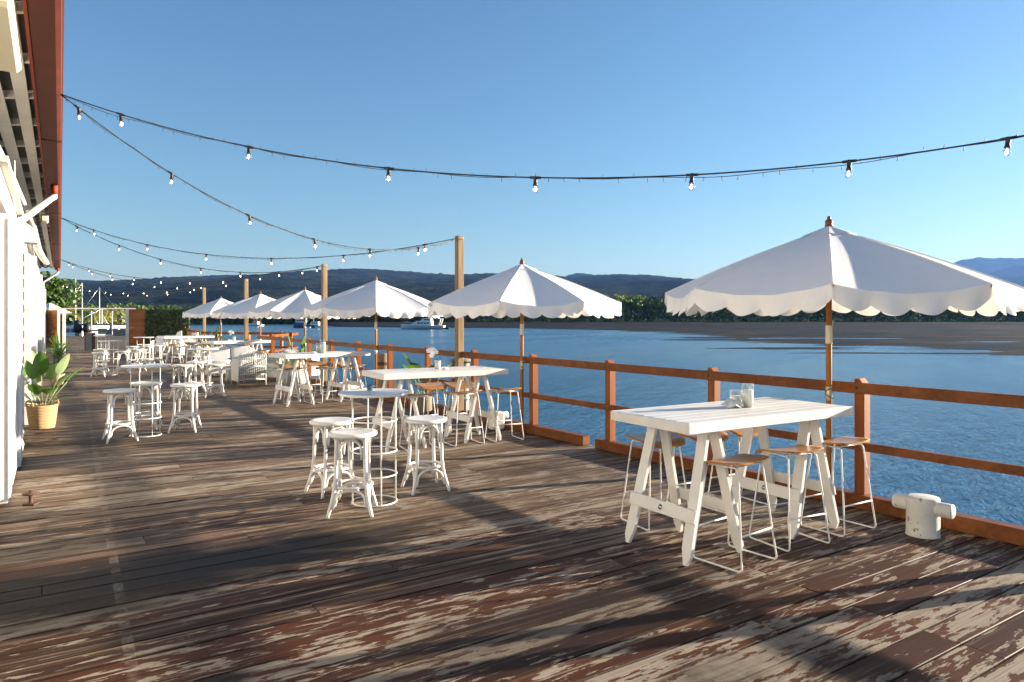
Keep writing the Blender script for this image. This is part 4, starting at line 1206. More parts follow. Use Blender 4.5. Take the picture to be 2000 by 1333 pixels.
def festoon(a, c, sag, t0, dt, label, fairy=True, seed=0, at=None):
    r0 = thing("festoon_string", label, "light string", group="festoon light strings over the deck")
    fr = random.Random(seed)
    f = lambda t: a.lerp(c, t) - Vector((0, 0, 4 * t * (1 - t) * sag))
    N = 44
    b = MB(); b.tube([f(i / N) for i in range(N + 1)], 0.006, 6); b.build("cable", M["black_rubber"], r0)
    if fairy:
        b = MB(); pts = []
        for i in range(150):
            t = i / 149; tw = t * 60
            gap = 0.012 + 0.05 * max(0, math.sin(PI * t * 3 + seed)) * 0.3
            pts.append(f(t) + Vector((0.010 * math.cos(tw), 0.010 * math.sin(tw), 0.008 * math.sin(tw) - gap * 0.8 * abs(math.sin(t * 9 + seed)))))
        b.tube(pts, 0.0025, 4)
        L = (c - a).length
        for i in range(int(L / 0.13)):
            t = (i + 0.5) / (L / 0.13); j = min(148, int(t * 149)); p = pts[j]
            d = Vector((fr.uniform(-.4, .4), fr.uniform(-.4, .4), fr.choice((-1, -1, 1)))).normalized()
            b.tube([p, p + d * 0.032], 0.0028, 4)
        b.build("fairy_light_wire", M["black_rubber"], r0)
    ts = at or [t0 + dt * k for k in range(40) if t0 + dt * k < 0.985]
    for t in ts:
        p = f(t)
        bulb = thing("bulb", None, None, p); bulb.parent = r0
        tilt = Matrix.Rotation(fr.uniform(-.12, .12), 3, 'X') @ Matrix.Rotation(fr.uniform(-.12, .12), 3, 'Y')
        b = MB(); b.lathe([(0.0000, 0.0106), (0.0160, 0.0091), (0.0192, 0.0000), (0.0152, -0.0091), (0.0152, -0.0471), (0.0192, -0.0517), (0.0192, -0.0608), (0.0160, -0.0631), (0.0000, -0.0631)], 12, (0, 0, 0), True, tilt); 
        d = (f(t + 0.005) - f(t - 0.005)).normalized()
        b.tube([-d * 0.045, d * 0.045], 0.011, 6)
        b.build("socket", M["black_rubber"], bulb)
        b = MB(); b.lathe([(0.0104, -0.0608), (0.0144, -0.0669), (0.0232, -0.0775), (0.0268, -0.0912), (0.0232, -0.1049), (0.0128, -0.1140), (0.0000, -0.1163)], 14, (0, 0, 0), True, tilt); b.build("globe", M["bulb_glass"], bulb)
        b = MB(); b.lathe([(0.0000, -0.0722), (0.0056, -0.0760), (0.0080, -0.0912), (0.0056, -0.1034), (0.0000, -0.1064)], 8, (0, 0, 0), True, tilt); b.build("filament", M["bulb_lit"], bulb)
    return r0
festoon(E1, Vector((3.89, 4.47, 2.85)), 0.585, 0.084, 0.15, "festoon string crossing the sky in front, from the eave to beyond the frame", seed=1, at=[0.084, 0.247, 0.404, 0.550, 0.688, 0.811, 0.922])
festoon(E1, pt[0], 0.69, 0.029, 0.163, "festoon string from the front eave hook down to the foremost light pole", seed=2)
festoon(E2, pt[0], 0.565, 0.11, 0.165, "upper festoon string from the middle eave hook to the foremost light pole", seed=3)
festoon(E2, pt[1], 0.56, 0.06, 0.152, "lower festoon string from the middle eave hook to the second light pole", seed=4)
festoon(E3, pt[1], 0.54, 0.05, 0.112, "upper festoon string from the rear eave hook to the second light pole", seed=5)
festoon(E3, pt[2], 0.50, 0.08, 0.118, "lower festoon string from the rear eave hook to the third light pole", seed=6)
festoon(E4, pt[2], 0.42, 0.06, 0.11, "festoon string from beside the broadleaf tree to the third light pole", seed=7)
festoon(E4, pt[3], 0.40, 0.09, 0.12, "lowest festoon string, from beside the broadleaf tree to the farthest light pole", seed=8)
b = MB(); b.tube([E1 + Vector((0.0, 0, 0.02)), E1 + Vector((-0.1, 0, 0.05)), E1 + Vector((-0.32, 0.02, 0.02))], 0.005, 5); b.build("hanging_rope", M["cord_cream"], shed)

# ================================================================== PLANTS, POTS, TABLE THINGS
def blade(b, base, d, L, W, droop=0.5, fold=0.25, n=8, curl=0.0, tip=1.0):
    """one broad leaf from base along d, width W, bending down"""
    d = Vector(d).normalized(); side = d.cross(Vector((0, 0, 1)))
    if side.length < 0.05: side = Vector((1, 0, 0))
    side.normalize(); up = side.cross(d).normalized()
    p = Vector(base); dirv = d.copy(); rows = []
    for i in range(n + 1):
        t = i / n
        w = W / 2 * (math.sin(PI * min(1, t ** 0.75 * 0.98 + 0.02)) ** 0.75) * tip
        nn = side.cross(dirv).normalized()
        rows.append((p - side * w + nn * w * fold, p - side * w * 0.5 + nn * w * fold * 0.35, p.copy(), p + side * w * 0.5 + nn * w * fold * 0.35, p + side * w + nn * w * fold))
        dirv = (dirv + Vector((0, 0, -droop / n)) + side * curl / n).normalized(); p = p + dirv * (L / n)
    vs = [q for r in rows for q in r]
    fs = [(5 * i + k, 5 * i + k + 1, 5 * i + k + 6, 5 * i + k + 5) for i in range(n) for k in range(4)]
    b.add(vs, fs, True)
def basket(r0, rt, rb, h, mat="basket_weave", handles=True):
    b = MB(); n = 9
    prof = [(0.0, 0.004), (rb * 0.97, 0.0)]
    for i in range(n * 3 + 1):
        t = i / (n * 3); prof.append((lerp(rb, rt, t ** 0.8) + 0.003 * math.sin(i * 2.1), h * t))
    prof += [(rt - 0.018, h), (rt - 0.022, h - 0.04), (0.0, h - 0.045)]
    b.lathe(prof, 36); b.build("basket", M[mat], r0)
    b = MB(); b.lathe([(0.0, h - 0.03), (rt - 0.025, h - 0.035)], 24); b.build("soil", M["soil"], r0)
    if handles:
        for a in (R(250), R(70)):
            b = MB(); c = Vector((math.cos(a), math.sin(a), 0)) * (rt - 0.005); s = Vector((-math.sin(a), math.cos(a), 0))
            b.tube([c + s * 0.075 * math.cos(PI * i / 10) + Vector((0, 0, h - 0.01 + 0.09 * math.sin(PI * i / 10))) for i in range(11)], 0.010, 7); b.build("handle", M[mat], r0)
pl = thing("basket_plant", "broad-leaved green plant in a woven straw basket against the shed wall", "potted plant", (-6.70, 10.15, 0))
basket(pl, 0.195, 0.150, 0.335)
LEAVES = [  # angle, elevation, stem length, leaf length, width, droop, underside
    (-100, 74, 0.42, 0.30, 0.19, 0.2, 0), (-165, 70, 0.46, 0.30, 0.20, 0.5, 0), (150, 76, 0.50, 0.33, 0.17, 0.2, 1), (-60, 72, 0.50, 0.36, 0.20, 0.15, 0), (-15, 62, 0.52, 0.36, 0.18, 0.1, 1),
    (25, 55, 0.42, 0.32, 0.19, 0.6, 0), (-125, 50, 0.34, 0.27, 0.17, 0.9, 1), (-75, 55, 0.24, 0.27, 0.19, 0.7, 0), (-40, 48, 0.26, 0.26, 0.18, 0.9, 0), (-170, 45, 0.20, 0.24, 0.15, 0.9, 1), (-100, 30, 0.14, 0.24, 0.14, 0.9, 0), (5, 35, 0.16, 0.26, 0.15, 0.6, 0), (95, 65, 0.40, 0.30, 0.18, 0.6, 0), (60, 60, 0.3, 0.3, 0.18, 0.8, 0), (-145, 20, 0.14, 0.2, 0.12, 0.8, 0), (-85, 80, 0.36, 0.26, 0.17, 0.5, 1)]
def leafy(r0, z0, spec, sc=1.0, mats=("leaf_green", "leaf_under"), rad=0.06, off=(0, 0)):
    for a, e, sl, L, W, dr, un in spec:
        a, e = R(a), R(e)
        d = Vector((math.cos(a) * math.cos(e), math.sin(a) * math.cos(e), math.sin(e)))
        p0 = Vector((off[0] + rad * math.cos(a), off[1] + rad * math.sin(a), z0)); p1 = p0 + d * sl * sc
        lf = MB(); blade(lf, p1, d, L * sc, W * sc, dr); lo = lf.build("leaf", M[mats[un]], r0)
        st = MB(); st.tube([p0, p0.lerp(p1, 0.5) + Vector((0, 0, 0.02)), p1], 0.007 * sc, 5); st.build("stalk", M["leaf_pale"], lo)
leafy(pl, 0.30, LEAVES)
# a second pot, with narrow dark leaves, farther along the wall
pp = thing("pot_plant", "dark spiky plant in a pale clay pot behind the basket plant", "potted plant", wall_pt(16.4, 0.42))
b = MB(); b.lathe([(0.0, 0.0), (0.11, 0.0), (0.15, 0.24), (0.152, 0.27), (0.135, 0.27), (0.13, 0.23), (0.0, 0.225)], 20); b.build("pot", M["terracotta"], pp)
sr = random.Random(8)
def spiky(r0, z0, n, L, W, mat, spread=0.9, seed=1, part="leaf"):
    sr = random.Random(seed)
    for i in range(n):
        a = sr.uniform(0, 2 * PI); e = sr.uniform(0.35, 1.35)
        d = Vector((math.cos(a) * math.cos(e) * spread, math.sin(a) * math.cos(e) * spread, math.sin(e)))
        b = MB(); blade(b, (0.03 * math.cos(a), 0.03 * math.sin(a), z0), d, L * sr.uniform(0.7, 1.2), W, sr.uniform(0.5, 1.5), 0.3, 6); b.build(part, M[mat], r0)
spiky(pp, 0.22, 26, 0.55, 0.035, "leaf_dark", seed=3)
for i, (y, h, lb) in enumerate(((22.5, 0.9, "dark leafy plant low against the shed wall, before the left gate panel"), (27.5, 1.1, "tall arching palm plant in a dark pot beside the left gate panel"))):
    q = thing("pot_plant", lb, "potted plant", wall_pt(y, 0.5))
    b = MB(); b.lathe([(0.0, 0.0), (0.14, 0.0), (0.19, 0.30), (0.17, 0.30), (0.0, 0.27)], 16); b.build("pot", M["boat_dark"], q)
    spiky(q, 0.27, 30, 0.75 * h, 0.05, "leaf_dark" if i == 0 else "leaf_green", seed=5 + i)
# log planter behind the orchid table
lp = thing("log_planter", "green leafy plant in a sawn log planter behind the orchid table", "potted plant", rail_pt(11.55, -0.30))
b = MB(); b.lathe([(0.0, 0.0), (0.130, 0.0), (0.135, 0.10), (0.128, 0.22), (0.132, 0.30), (0.11, 0.30), (0.10, 0.27), (0.0, 0.27)], 20); b.build("planter", M["pile_wood"], lp)
leafy(lp, 0.27, [(200, 72, 0.50, 0.30, 0.22, 0.7, 0), (250, 66, 0.46, 0.26, 0.20, 1.1, 0), (300, 60, 0.44, 0.28, 0.17, 0.6, 1), (-10, 58, 0.46, 0.27, 0.16, 0.7, 1), (150, 62, 0.40, 0.27, 0.2, 0.9, 0), (230, 30, 0.18, 0.22, 0.15, 1.0, 0), (320, 34, 0.22, 0.22, 0.14, 1.2, 0), (270, 50, 0.28, 0.2, 0.14, 1.0, 0), (60, 62, 0.40, 0.27, 0.2, 0.7, 0)])
# planting behind the third bar table
for loc, kind, lb, seed in ((Vector((-4.93, 16.45, 0)), 0, "tall paddle-leaved plant in a white pot behind the third bar table", 1),
                           (Vector((-5.28, 16.55, 0)), 1, "variegated spiky plant in a white pot next to the paddle-leaved plant", 2),
                           (Vector((-10.9, 26.1, 0)), 2, "bushy palm in a pot beside the farthest umbrella", 3),
                           (Vector((-11.05, 25.5, 0)), 2, "low palm in a pot at the front of the farthest bar table", 4)):
    q = thing("pot_plant", lb, "potted plant", loc)
    b = MB(); b.lathe([(0.0, 0.0), (0.15, 0.0), (0.19, 0.36), (0.17, 0.36), (0.0, 0.33)], 18); b.build("pot", M["white_paint"], q)
    if kind == 0: leafy(q, 0.33, [(190, 78, 0.45, 0.50, 0.17, 0.25, 0), (-20, 82, 0.40, 0.46, 0.17, 0.2, 0), (20, 62, 0.52, 0.34, 0.14, 0.5, 0), (-5, 52, 0.50, 0.30, 0.1, 0.6, 1), (230, 60, 0.3, 0.34, 0.14, 0.8, 0), (100, 60, 0.3, 0.34, 0.14, 0.8, 0)])
    elif kind == 1: spiky(q, 0.33, 22, 0.55, 0.055, "leaf_pale", seed=seed)
    else: spiky(q, 0.33, 30, 0.95, 0.05, "leaf_green" if seed == 3 else "palm_leaf", seed=seed)

def jar(loc, r, h, wax, label):
    q = thing("candle_jar", label, "candle jar", loc, 0, "glass candle jars on the bar tables")
    b = MB(); b.lathe([(0.0, 0.002), (r, 0.002), (r, h), (r - 0.003, h), (r - 0.003, 0.006), (0.0, 0.006)], 28); b.build("glass", M["clear_glass"], q)
    b = MB(); b.lathe([(r * 0.93, h - 0.002), (r * 1.0, h - 0.003), (r * 1.02, h + 0.001), (r * 1.0, h + 0.004), (r * 0.94, h + 0.003)], 28); b.build("rim", M["clear_glass"], q)
    b = MB(); b.lathe([(0.0, 0.007), (r * 0.86, 0.007), (r * 0.87, wax - 0.004), (r * 0.82, wax), (0.008, wax - 0.004), (0.0, wax - 0.004)], 26); b.build("candle", M["candle_wax"], q)
    b = MB(); b.tube([(0, 0, wax - 0.005), (0.002, 0, wax + 0.012)], 0.0016, 5); b.build("wick", M["dark_void"], q)
def at_px(i, u, v):                                    # spot on table i's top under a pixel of the photograph
    p = G(u, v, TH); return p
jar(at_px(0, 1460.5, 795.5), 0.044, 0.168, 0.128, "taller glass candle jar on the nearest bar table")
jar(at_px(0, 1436.5, 794.5), 0.042, 0.118, 0.080, "shorter glass candle jar on the nearest bar table, behind the shell")
def shell(loc, rot, sc, label):
    q = thing("clam_shell", label, "shell", loc, rot)
    b = MB()
    def f(i, j):
        a = lerp(-1.25, 1.25, i); wv = math.sin(i * PI * 5.0)
        r = 0.105 * j * (1 + 0.05 * wv * j)
        z = 0.060 * (1 - j ** 2) * 0.9 + 0.020 * (wv * 0.5 + 0.5) * j ** 1.3 + 0.002
        return Vector((r * math.sin(a) * 1.0, -r * math.cos(a) + 0.04, z)) * sc
    b.grid(f, 50, 10)
    b.build("valve", M["shell"], q)
    b = MB(); b.tube([(-0.02 * sc, 0.045 * sc, 0.05 * sc), (0.02 * sc, 0.045 * sc, 0.05 * sc)], 0.012 * sc, 6); b.build("hinge", M["shell"], q)
shell(at_px(0, 1430, 796.5), TABLES[0][1] - 0.4, 0.95, "white scalloped clam shell lying in front of the candle jars")
jar(at_px(2, 631, 690.5), 0.052, 0.25, 0.21, "taller glass candle jar on the third bar table")
jar(at_px(2, 622.5, 690.2), 0.050, 0.185, 0.14, "shorter glass candle jar on the third bar table")
def orchid(loc, label, rot=0.0, sc=1.0):
    q = thing("orchid_pot", label, "orchid", loc, rot)
    b = MB(); b.lathe([(0.0, 0.0), (0.034 * sc, 0.0), (0.038 * sc, 0.10 * sc), (0.036 * sc, 0.10 * sc), (0.03 * sc, 0.09 * sc), (0.0, 0.09 * sc)], 20); b.build("pot", M["white_paint"], q)
    st = [Vector((0, 0, 0.09)), Vector((-0.01, 0, 0.14)), Vector((-0.025, 0, 0.19)), Vector((-0.05, 0, 0.225)), Vector((-0.09, 0, 0.235)), Vector((-0.125, 0, 0.225))]
    b = MB(); b.tube([p * sc for p in st], 0.003, 5); b.build("stem", M["leaf_dark"], q)
    fr = random.Random(2)
    for p in (Vector((-0.02, -0.01, 0.205)), Vector((-0.05, 0.01, 0.235)), Vector((-0.08, -0.02, 0.232)), Vector((-0.112, 0, 0.222)), Vector((-0.06, -0.03, 0.195)), Vector((-0.075, -0.015, 0.165))):
        b = MB(); ax = Vector((fr.uniform(-.5, .3), -1, fr.uniform(-.3, .3))).normalized(); s = ax.cross(Vector((0, 0, 1))).normalized(); u = s.cross(ax)
        for k in range(5):
            a = 2 * PI * k / 5 + 0.3
            d = s * math.cos(a) + u * math.sin(a); e = s * -math.sin(a) + u * math.cos(a)
            c = p * sc; L = 0.036 * sc
            b.add([c, c + d * L * 0.5 + e * L * 0.42 + ax * 0.006, c + d * L + ax * 0.002, c + d * L * 0.5 - e * L * 0.42 + ax * 0.006], [(0, 1, 2, 3)], True)
        b.build("flower", M["petal"], q)
    return q
orchid(at_px(1, 855, 721), "white orchid in a white pot on the orchid table", 0.0, 1.05)
orchid(at_px(3, 457, 666.5), "small white orchid in a white pot on the fourth bar table", 0.2, 1.15)
shell(at_px(1, 868, 722.5), 0.6, 0.62, "small white shell beside the orchid pot")
shell(at_px(2, 613, 691.5), 0.5, 0.7, "small white shell left of the candle jars on the third bar table")
shell(at_px(3, 449, 667), 1.0, 0.8, "small white shell beside the orchid on the fourth bar table")
b = MB(); b.box((0, 0, 0.055), (0.2, 0.12, 0.11), None, 0.01); tag(b.build("menu_box", M["white_paint"], None, on_table(4, 0.35, 0.1)), "white box on the farthest bar table, railing end", "box")
b = MB(); b.prism([(-0.12, 0), (0.12, 0), (0.12, 0.2), (-0.02, 0.14), (-0.06, 0.05)], 0.05, Matrix(((1, 0, 0), (0, 0, 1), (0, 1, 0)))); tag(b.build("menu_stand", M["canvas_cream"], None, on_table(4, -0.25, 0.05), 0.3), "cream angular menu stand on the farthest bar table, hedge end", "menu stand")
def ashtray(loc, label, rot=0.0):
    q = thing("glass_ashtray", label, "ashtray", loc, rot, "teal glass ashtrays")
    b = MB(); vs = []
    N = 32
    prof = [(0.0, 0.004), (0.026, 0.0), (0.024, 0.016), (0.030, 0.026), (0.052, 0.040), (0.056, 0.044), (0.050, 0.045), (0.026, 0.030), (0.018, 0.012), (0.0, 0.010)]
    fs = []
    for r, z in prof:
        for k in range(N):
            a = 2 * PI * k / N; wv = math.sin(a * 5.0)
            f = max(0, (r - 0.028) / 0.028) if z > 0.02 else 0
            vs.append((r * (1 + 0.12 * wv * f) * math.cos(a), r * (1 + 0.12 * wv * f) * math.sin(a), z + 0.008 * wv * f))
    for i in range(len(prof) - 1):
        for k in range(N): fs.append((i * N + k, i * N + (k + 1) % N, (i + 1) * N + (k + 1) % N, (i + 1) * N + k))
    b.add(vs, fs, True); b.build("bowl", M["teal_glass"], q)
for (u, v), lb in (((722.5, 763), "teal glass ashtray on the round table nearest the camera"), ((283, 712), "teal glass ashtray on the round table near the basket plant"), ((381, 682), "teal glass ashtray on the round table before the wicker armchair")):
    p = G(u, v, 0.941); ashtray(p, lb)

# umbrella weights: white plastic canisters by the trestles
def weight(p, rot, label):
    q = thing("umbrella_weight", label, "canister", p, rot, "white canisters beside the bar tables")
    b = MB(); b.box((0, 0, 0.13), (0.20, 0.15, 0.25), None, 0.02); b.build("tank", M["plastic_white"], q)
    b = MB(); b.box((-0.02, 0, 0.131), (0.022, 0.154, 0.254), None, 0.004); b.build("strap", M["yellow_strap"], q)
    b = MB(); b.lathe([(0.0, 0.0), (0.045, 0.0), (0.05, 0.02), (0.05, 0.07), (0.045, 0.08), (0.0, 0.08)], 16, (0.10, 0.02, 0.20), True, Matrix.Rotation(PI / 2, 3, 'Y')); b.build("cap", M["plastic_white"], q)
weight(Vector((-0.22, 10.0, 0)), 0.4, "white plastic canister with a yellow strap by the orchid table's far trestle")
weight(rail_pt(14.2, -0.28), 0.6, "white plastic canister by the third bar table's far trestle")

# the mooring bollard
bo = thing("mooring_bollard", "chipped white iron mooring bollard with a cross bar on the deck edge", "bollard", (2.985, 5.17, 0), ANG_R)
bo.scale = (0.9, 0.9, 0.93)
b = MB(); b.lathe([(0.127, 0.0), (0.124, 0.008), (0.122, 0.03), (0.120, 0.265), (0.122, 0.285), (0.118, 0.296), (0.095, 0.300), (0.0, 0.302)], 36); b.build("column", M["bollard_paint"], bo)
b = MB(); b.lathe([(0.0, -0.225), (0.050, -0.225), (0.056, -0.219), (0.056, 0.219), (0.050, 0.225), (0.0, 0.225)], 24, (0, 0, 0.225), True, Matrix.Rotation(PI / 2, 3, 'Y')); b.build("cross_bar", M["bollard_paint"], bo)
ru_loc = (-4.05, 5.99, 0)
ru = thing("rusty_cleat", "small rusty round-topped cleat at the foot of the shed door", "cleat", (-4.05, 5.99, 0))
b = MB(); b.box((0, 0, 0.008), (0.10, 0.07, 0.016), None, 0.003); b.build("base_plate", M["rust"], ru)
b = MB(); b.lathe([(0.020, 0.015), (0.016, 0.03), (0.016, 0.075), (0.022, 0.09)], 12); b.build("stem", M["rust"], ru)
b = MB(); b.lathe([(0.0, 0.088), (0.062, 0.088), (0.066, 0.094), (0.062, 0.102), (0.02, 0.104), (0.016, 0.122), (0.0, 0.124)], 20); b.build("disc", M["rust"], ru)

# piles and a fender barrel on the water side of the railing
def mooring_pile(p, r, top, mat, label, name="mooring_pile"):
    q = thing(name, label, "pile" if name != "fender_barrel" else "barrel", (p.x, p.y, 0))
    b = MB(); b.lathe([(r, -3.6), (r, top - 0.02), (r * 0.93, top), (0.0, top)], 18); b.build("trunk", M[mat], q)
    return q
q = mooring_pile(rail_pt(12.0, 0.42), 0.16, 0.82, "black_rubber", "black rubber-sheathed barrel fender beside the foremost light pole", "fender_barrel")
b = MB(); b.lathe([(0.0, 0.835), (0.172, 0.835), (0.176, 0.85), (0.172, 0.875), (0.0, 0.878)], 18); b.build("lid", M["pile_wood"], q)
for z in (0.2, 0.55):
    b = MB(); b.lathe([(0.161, z), (0.168, z + 0.01), (0.168, z + 0.04), (0.161, z + 0.05)], 18); b.build("hoop", M["steel"], q)
q = mooring_pile(rail_pt(14.55, 0.40), 0.13, 0.84, "pile_wood", "round grey timber mooring pile behind the third bar table")
b = MB(); b.lathe([(0.131, 0.60), (0.137, 0.61), (0.137, 0.66), (0.131, 0.67)], 18); b.build("band", M["rust"], q)

# ================================================================== GATE, HEDGE, WHARF BEYOND
gate = thing("timber_gate", "open white-framed gateway with cedar slat panels across the end of the deck", "gate")
def gpost(p, w, h, mat="old_white"):
    b = MB(); b.box((p.x, p.y, h / 2), (w, w, h), Rz(ANG_B), 0.006); b.build("post", M[mat], gate)
gl0, gl1, gl2 = Vector((-20.3, 31.2, 0)), Vector((-19.75, 31.0, 0)), Vector((-19.2, 30.5, 0))
gr1, gr2 = Vector((-17.95, 33.2, 0)), Vector((-17.05, 33.3, 0))
gA = Vector((-20.75, 31.6, 0))
for p, w, h in ((gA, 0.10, 1.95), (gl1, 0.10, 1.95), (gl2, 0.12, 1.95), (gr1, 0.13, 1.98), (gr2, 0.11, 1.95)): gpost(p, w, h)
b = MB(); b.beam((-21.0, 31.9, 1.965), (-17.6, 33.25, 1.985), 0.07, 0.05); b.build("head_rail", M["white_metal"], gate)
def slat_panel(a, c, z0, z1, n):
    for k in range(n):
        z = lerp(z0, z1, (k + 0.5) / n)
        b = MB(); b.beam(a + Vector((0, 0, z)), c + Vector((0, 0, z)), 0.02, (z1 - z0) / n - 0.002, bev=0.003); b.build("slat", M["cedar"], gate)
slat_panel(gA + Vector((0.05, -0.02, 0)), gl1 + Vector((-0.05, 0.02, 0)), 0.22, 1.90, 12)
slat_panel(gr1 + Vector((0.065, 0, 0)), gr2 + Vector((-0.06, 0, 0)), 0.22, 1.95, 12)
b = MB(); b.beam(gA + Vector((0, 0, 0.18)), gl1 + Vector((0, 0, 0.18)), 0.04, 0.05); b.build("bottom_rail", M["old_white"], gate)
b = MB(); b.beam(gr1 + Vector((0, 0, 0.18)), gr2 + Vector((0, 0, 0.18)), 0.04, 0.05); b.build("bottom_rail", M["old_white"], gate)
hg = thing("hedge_screen", "dense dark green leafy hedge screen standing at the end of the deck", "hedge")
h0, h1 = Vector((-17.0, 32.95, 0)), Vector((-14.95, 33.0, 0))
rng = random.Random(21)
b = MB()
for _ in range(9000):
    p = h0.lerp(h1, rng.random()) + Vector((0, rng.uniform(-0.11, 0.14), rng.uniform(0.02, 1.97)))
    d = Vector((rng.gauss(0, .7), -0.8 + rng.gauss(0, .5), rng.gauss(0.2, .6))).normalized()
    a = d.cross(Vector((rng.gauss(0, 1), rng.gauss(0, 1), rng.gauss(0, 1)))).normalized(); e = d.cross(a); s = rng.uniform(0.022, 0.045)
    b.add([p - a * s, p + e * s * .6, p + a * s, p - e * s * .6], [(0, 1, 2, 3)])
tag(b.build("foliage", M["hedge_leaf"], hg), kind='stuff')
b = MB(); b.box(((h0 + h1) / 2 + Vector((0, 0.04, 0.97))), (2.0, 0.10, 1.9)); b.build("backing", M["hedge_leaf"], hg)

# a grey railing and deck clutter beyond the gate
fr2 = thing("quay_railing", "grey weathered quay railing with posts in front of the moored boats", "railing")
q0, q1 = Vector((-41.5, 61.5, 0)), Vector((-29.5, 60.5, 0))
for k in range(6):
    p = q0.lerp(q1, k / 5); b = MB(); b.box((p.x, p.y, 0.5), (0.16, 0.16, 1.2), None, 0.01); b.build("post", M["grey_timber"], fr2)
for z in (0.45, 0.95):
    b = MB(); b.beam(q0 + Vector((0, 0, z)), q1 + Vector((0, 0, z)), 0.08, 0.12); b.build("rail", M["grey_timber"], fr2)
for px, y, h, lb in ((178.5, 60.0, 2.0, "thin white lamp post on the quay, left of the other"), (219, 60.0, 2.0, "thin white lamp post on the quay near the cedar gate panel")):
    q = thing("lamp_post", lb, "lamp post", P(px, HOR, y) - Vector((0, 0, EYE)))
    b = MB(); b.lathe([(0.045, 0), (0.04, h)], 8); b.build("shaft", M["white_metal"], q)
    b = MB(); b.lathe([(0.0, h), (0.07, h + 0.01), (0.06, h + 0.08), (0.0, h + 0.1)], 8); b.build("cap", M["white_metal"], q)
bn = thing("cedar_bin", "reddish slatted timber bin just beyond the gateway", "bin", (-20.1, 33.9, 0), ANG_B)
for k in range(7):
    b = MB(); b.box((-0.21 + 0.07 * k, -0.21, 0.42), (0.06, 0.02, 0.84)); b.build("slat", M["cedar"], bn)
    b = MB(); b.box((0.22, -0.17 + 0.06 * k, 0.42), (0.02, 0.05, 0.84)); b.build("slat", M["cedar"], bn)
b = MB(); b.box((0, 0, 0.42), (0.40, 0.38, 0.80)); b.build("liner", M["boat_dark"], bn)
# a striped cafe umbrella beyond the left gate panel, half closed
cu = thing("striped_umbrella", "cream cafe umbrella with dark edge stripes beyond the left gate panel", "umbrella", (-26.1, 40.2, 0))
b = MB(); b.lathe([(0.03, 0), (0.03, 2.35)], 10); b.build("pole", M["white_metal"], cu)
b = MB()
for k in range(6):
    a1, a2 = 2 * PI * k / 6, 2 * PI * (k + 1) / 6
    b.grid(lambda i, j, a1=a1, a2=a2: Vector((math.cos(a1), math.sin(a1), 0)).lerp(Vector((math.cos(a2), math.sin(a2), 0)), i) * (0.04 + 1.15 * j) + Vector((0, 0, 2.38 - 0.55 * j - 0.08 * j * math.sin(PI * i))), 6, 6)
b.build("canopy", M["canvas_cream"], cu)
for dz, w in ((-0.02, 0.03), (-0.07, 0.03)):
    b = MB()
    ring = [Vector((math.cos(2 * PI * k / 6) * 1.195, math.sin(2 * PI * k / 6) * 1.195, 1.83 + dz)) for k in range(6)]
    for p, c in zip(ring, ring[1:] + ring[:1]): b.beam(p, c, 0.012, w)
    b.build("edge_stripe", M["boat_dark"], cu)

# ================================================================== TREES BEYOND
def tree(name, label, cat, loc, h, rad, n, size, mat, seed, group=None):
    r0 = thing(name, label, cat, loc, 0, group); rg = random.Random(seed)
    b = MB(); b.tube([(0, 0, -0.2), (0.05, 0.02, h * 0.3), (0.12, -0.03, h * 0.6)], [0.16 * h / 5, 0.12 * h / 5, 0.06 * h / 5], 8); 
    for k in range(5):
        a = rg.uniform(0, 2 * PI); z = h * rg.uniform(0.35, 0.55)
        b.tube([(0.06, 0, z), (math.cos(a) * rad * 0.35, math.sin(a) * rad * 0.35, z + h * 0.18), (math.cos(a) * rad * 0.7, math.sin(a) * rad * 0.7, z + h * 0.26)], [0.05 * h / 5, 0.035 * h / 5, 0.015 * h / 5], 6)
    b.build("trunk", M["bark"], r0)
    b = MB()
    for k in range(11):
        a = rg.uniform(0, 2 * PI); rr = rad * rg.uniform(0.15, 0.72); z = h * rg.uniform(0.48, 0.86)
        q = rad * rg.uniform(0.34, 0.55)
        leaf_cloud(b, (rr * math.cos(a), rr * math.sin(a), z), (q, q, q * 0.8), n // 11, size, rg, low=-0.8)
    tag(b.build("crown", M[mat], r0), kind='stuff')
    return r0
tree("broadleaf_tree", "dense dark green broadleaf tree past the far end of the shed", "tree", (-28.6, 42.5, 0), 4.6, 2.15, 5200, 0.11, "tree_leaf", 31)
tree("shoreline_bush", "low green bush behind the quay railing, left of the boats", "bush", P(146, HOR, 150) + Vector((0, 0, EYE * 0 - 4.0)), 5.0, 5.4, 2400, 0.36, "tree_leaf", 32)
tree("shoreline_bush", "tall dark bush behind the boats, right of the palm", "bush", P(231, HOR, 170) + Vector((0, 0, -4.2)), 6.6, 6.4, 2600, 0.44, "mangrove_leaf", 33)
tree("shoreline_bush", "yellow-green bush behind the boats, near the palm", "bush", P(202, HOR, 165) + Vector((0, 0, -4.2)), 5.4, 5.0, 2000, 0.4, "palm_leaf", 34)
tree("shoreline_bush", "low dark bush on the far shore above the hedge", "bush", P(318, HOR, 230) + Vector((0, 0, -4.2)), 4.4, 6.0, 2600, 0.45, "mangrove_leaf", 35)
tree("shoreline_bush", "dark bush on the far shore between hedge and gate post", "bush", P(268, HOR, 230) + Vector((0, 0, -4.2)), 4.8, 5.5, 2400, 0.45, "mangrove_leaf", 36)
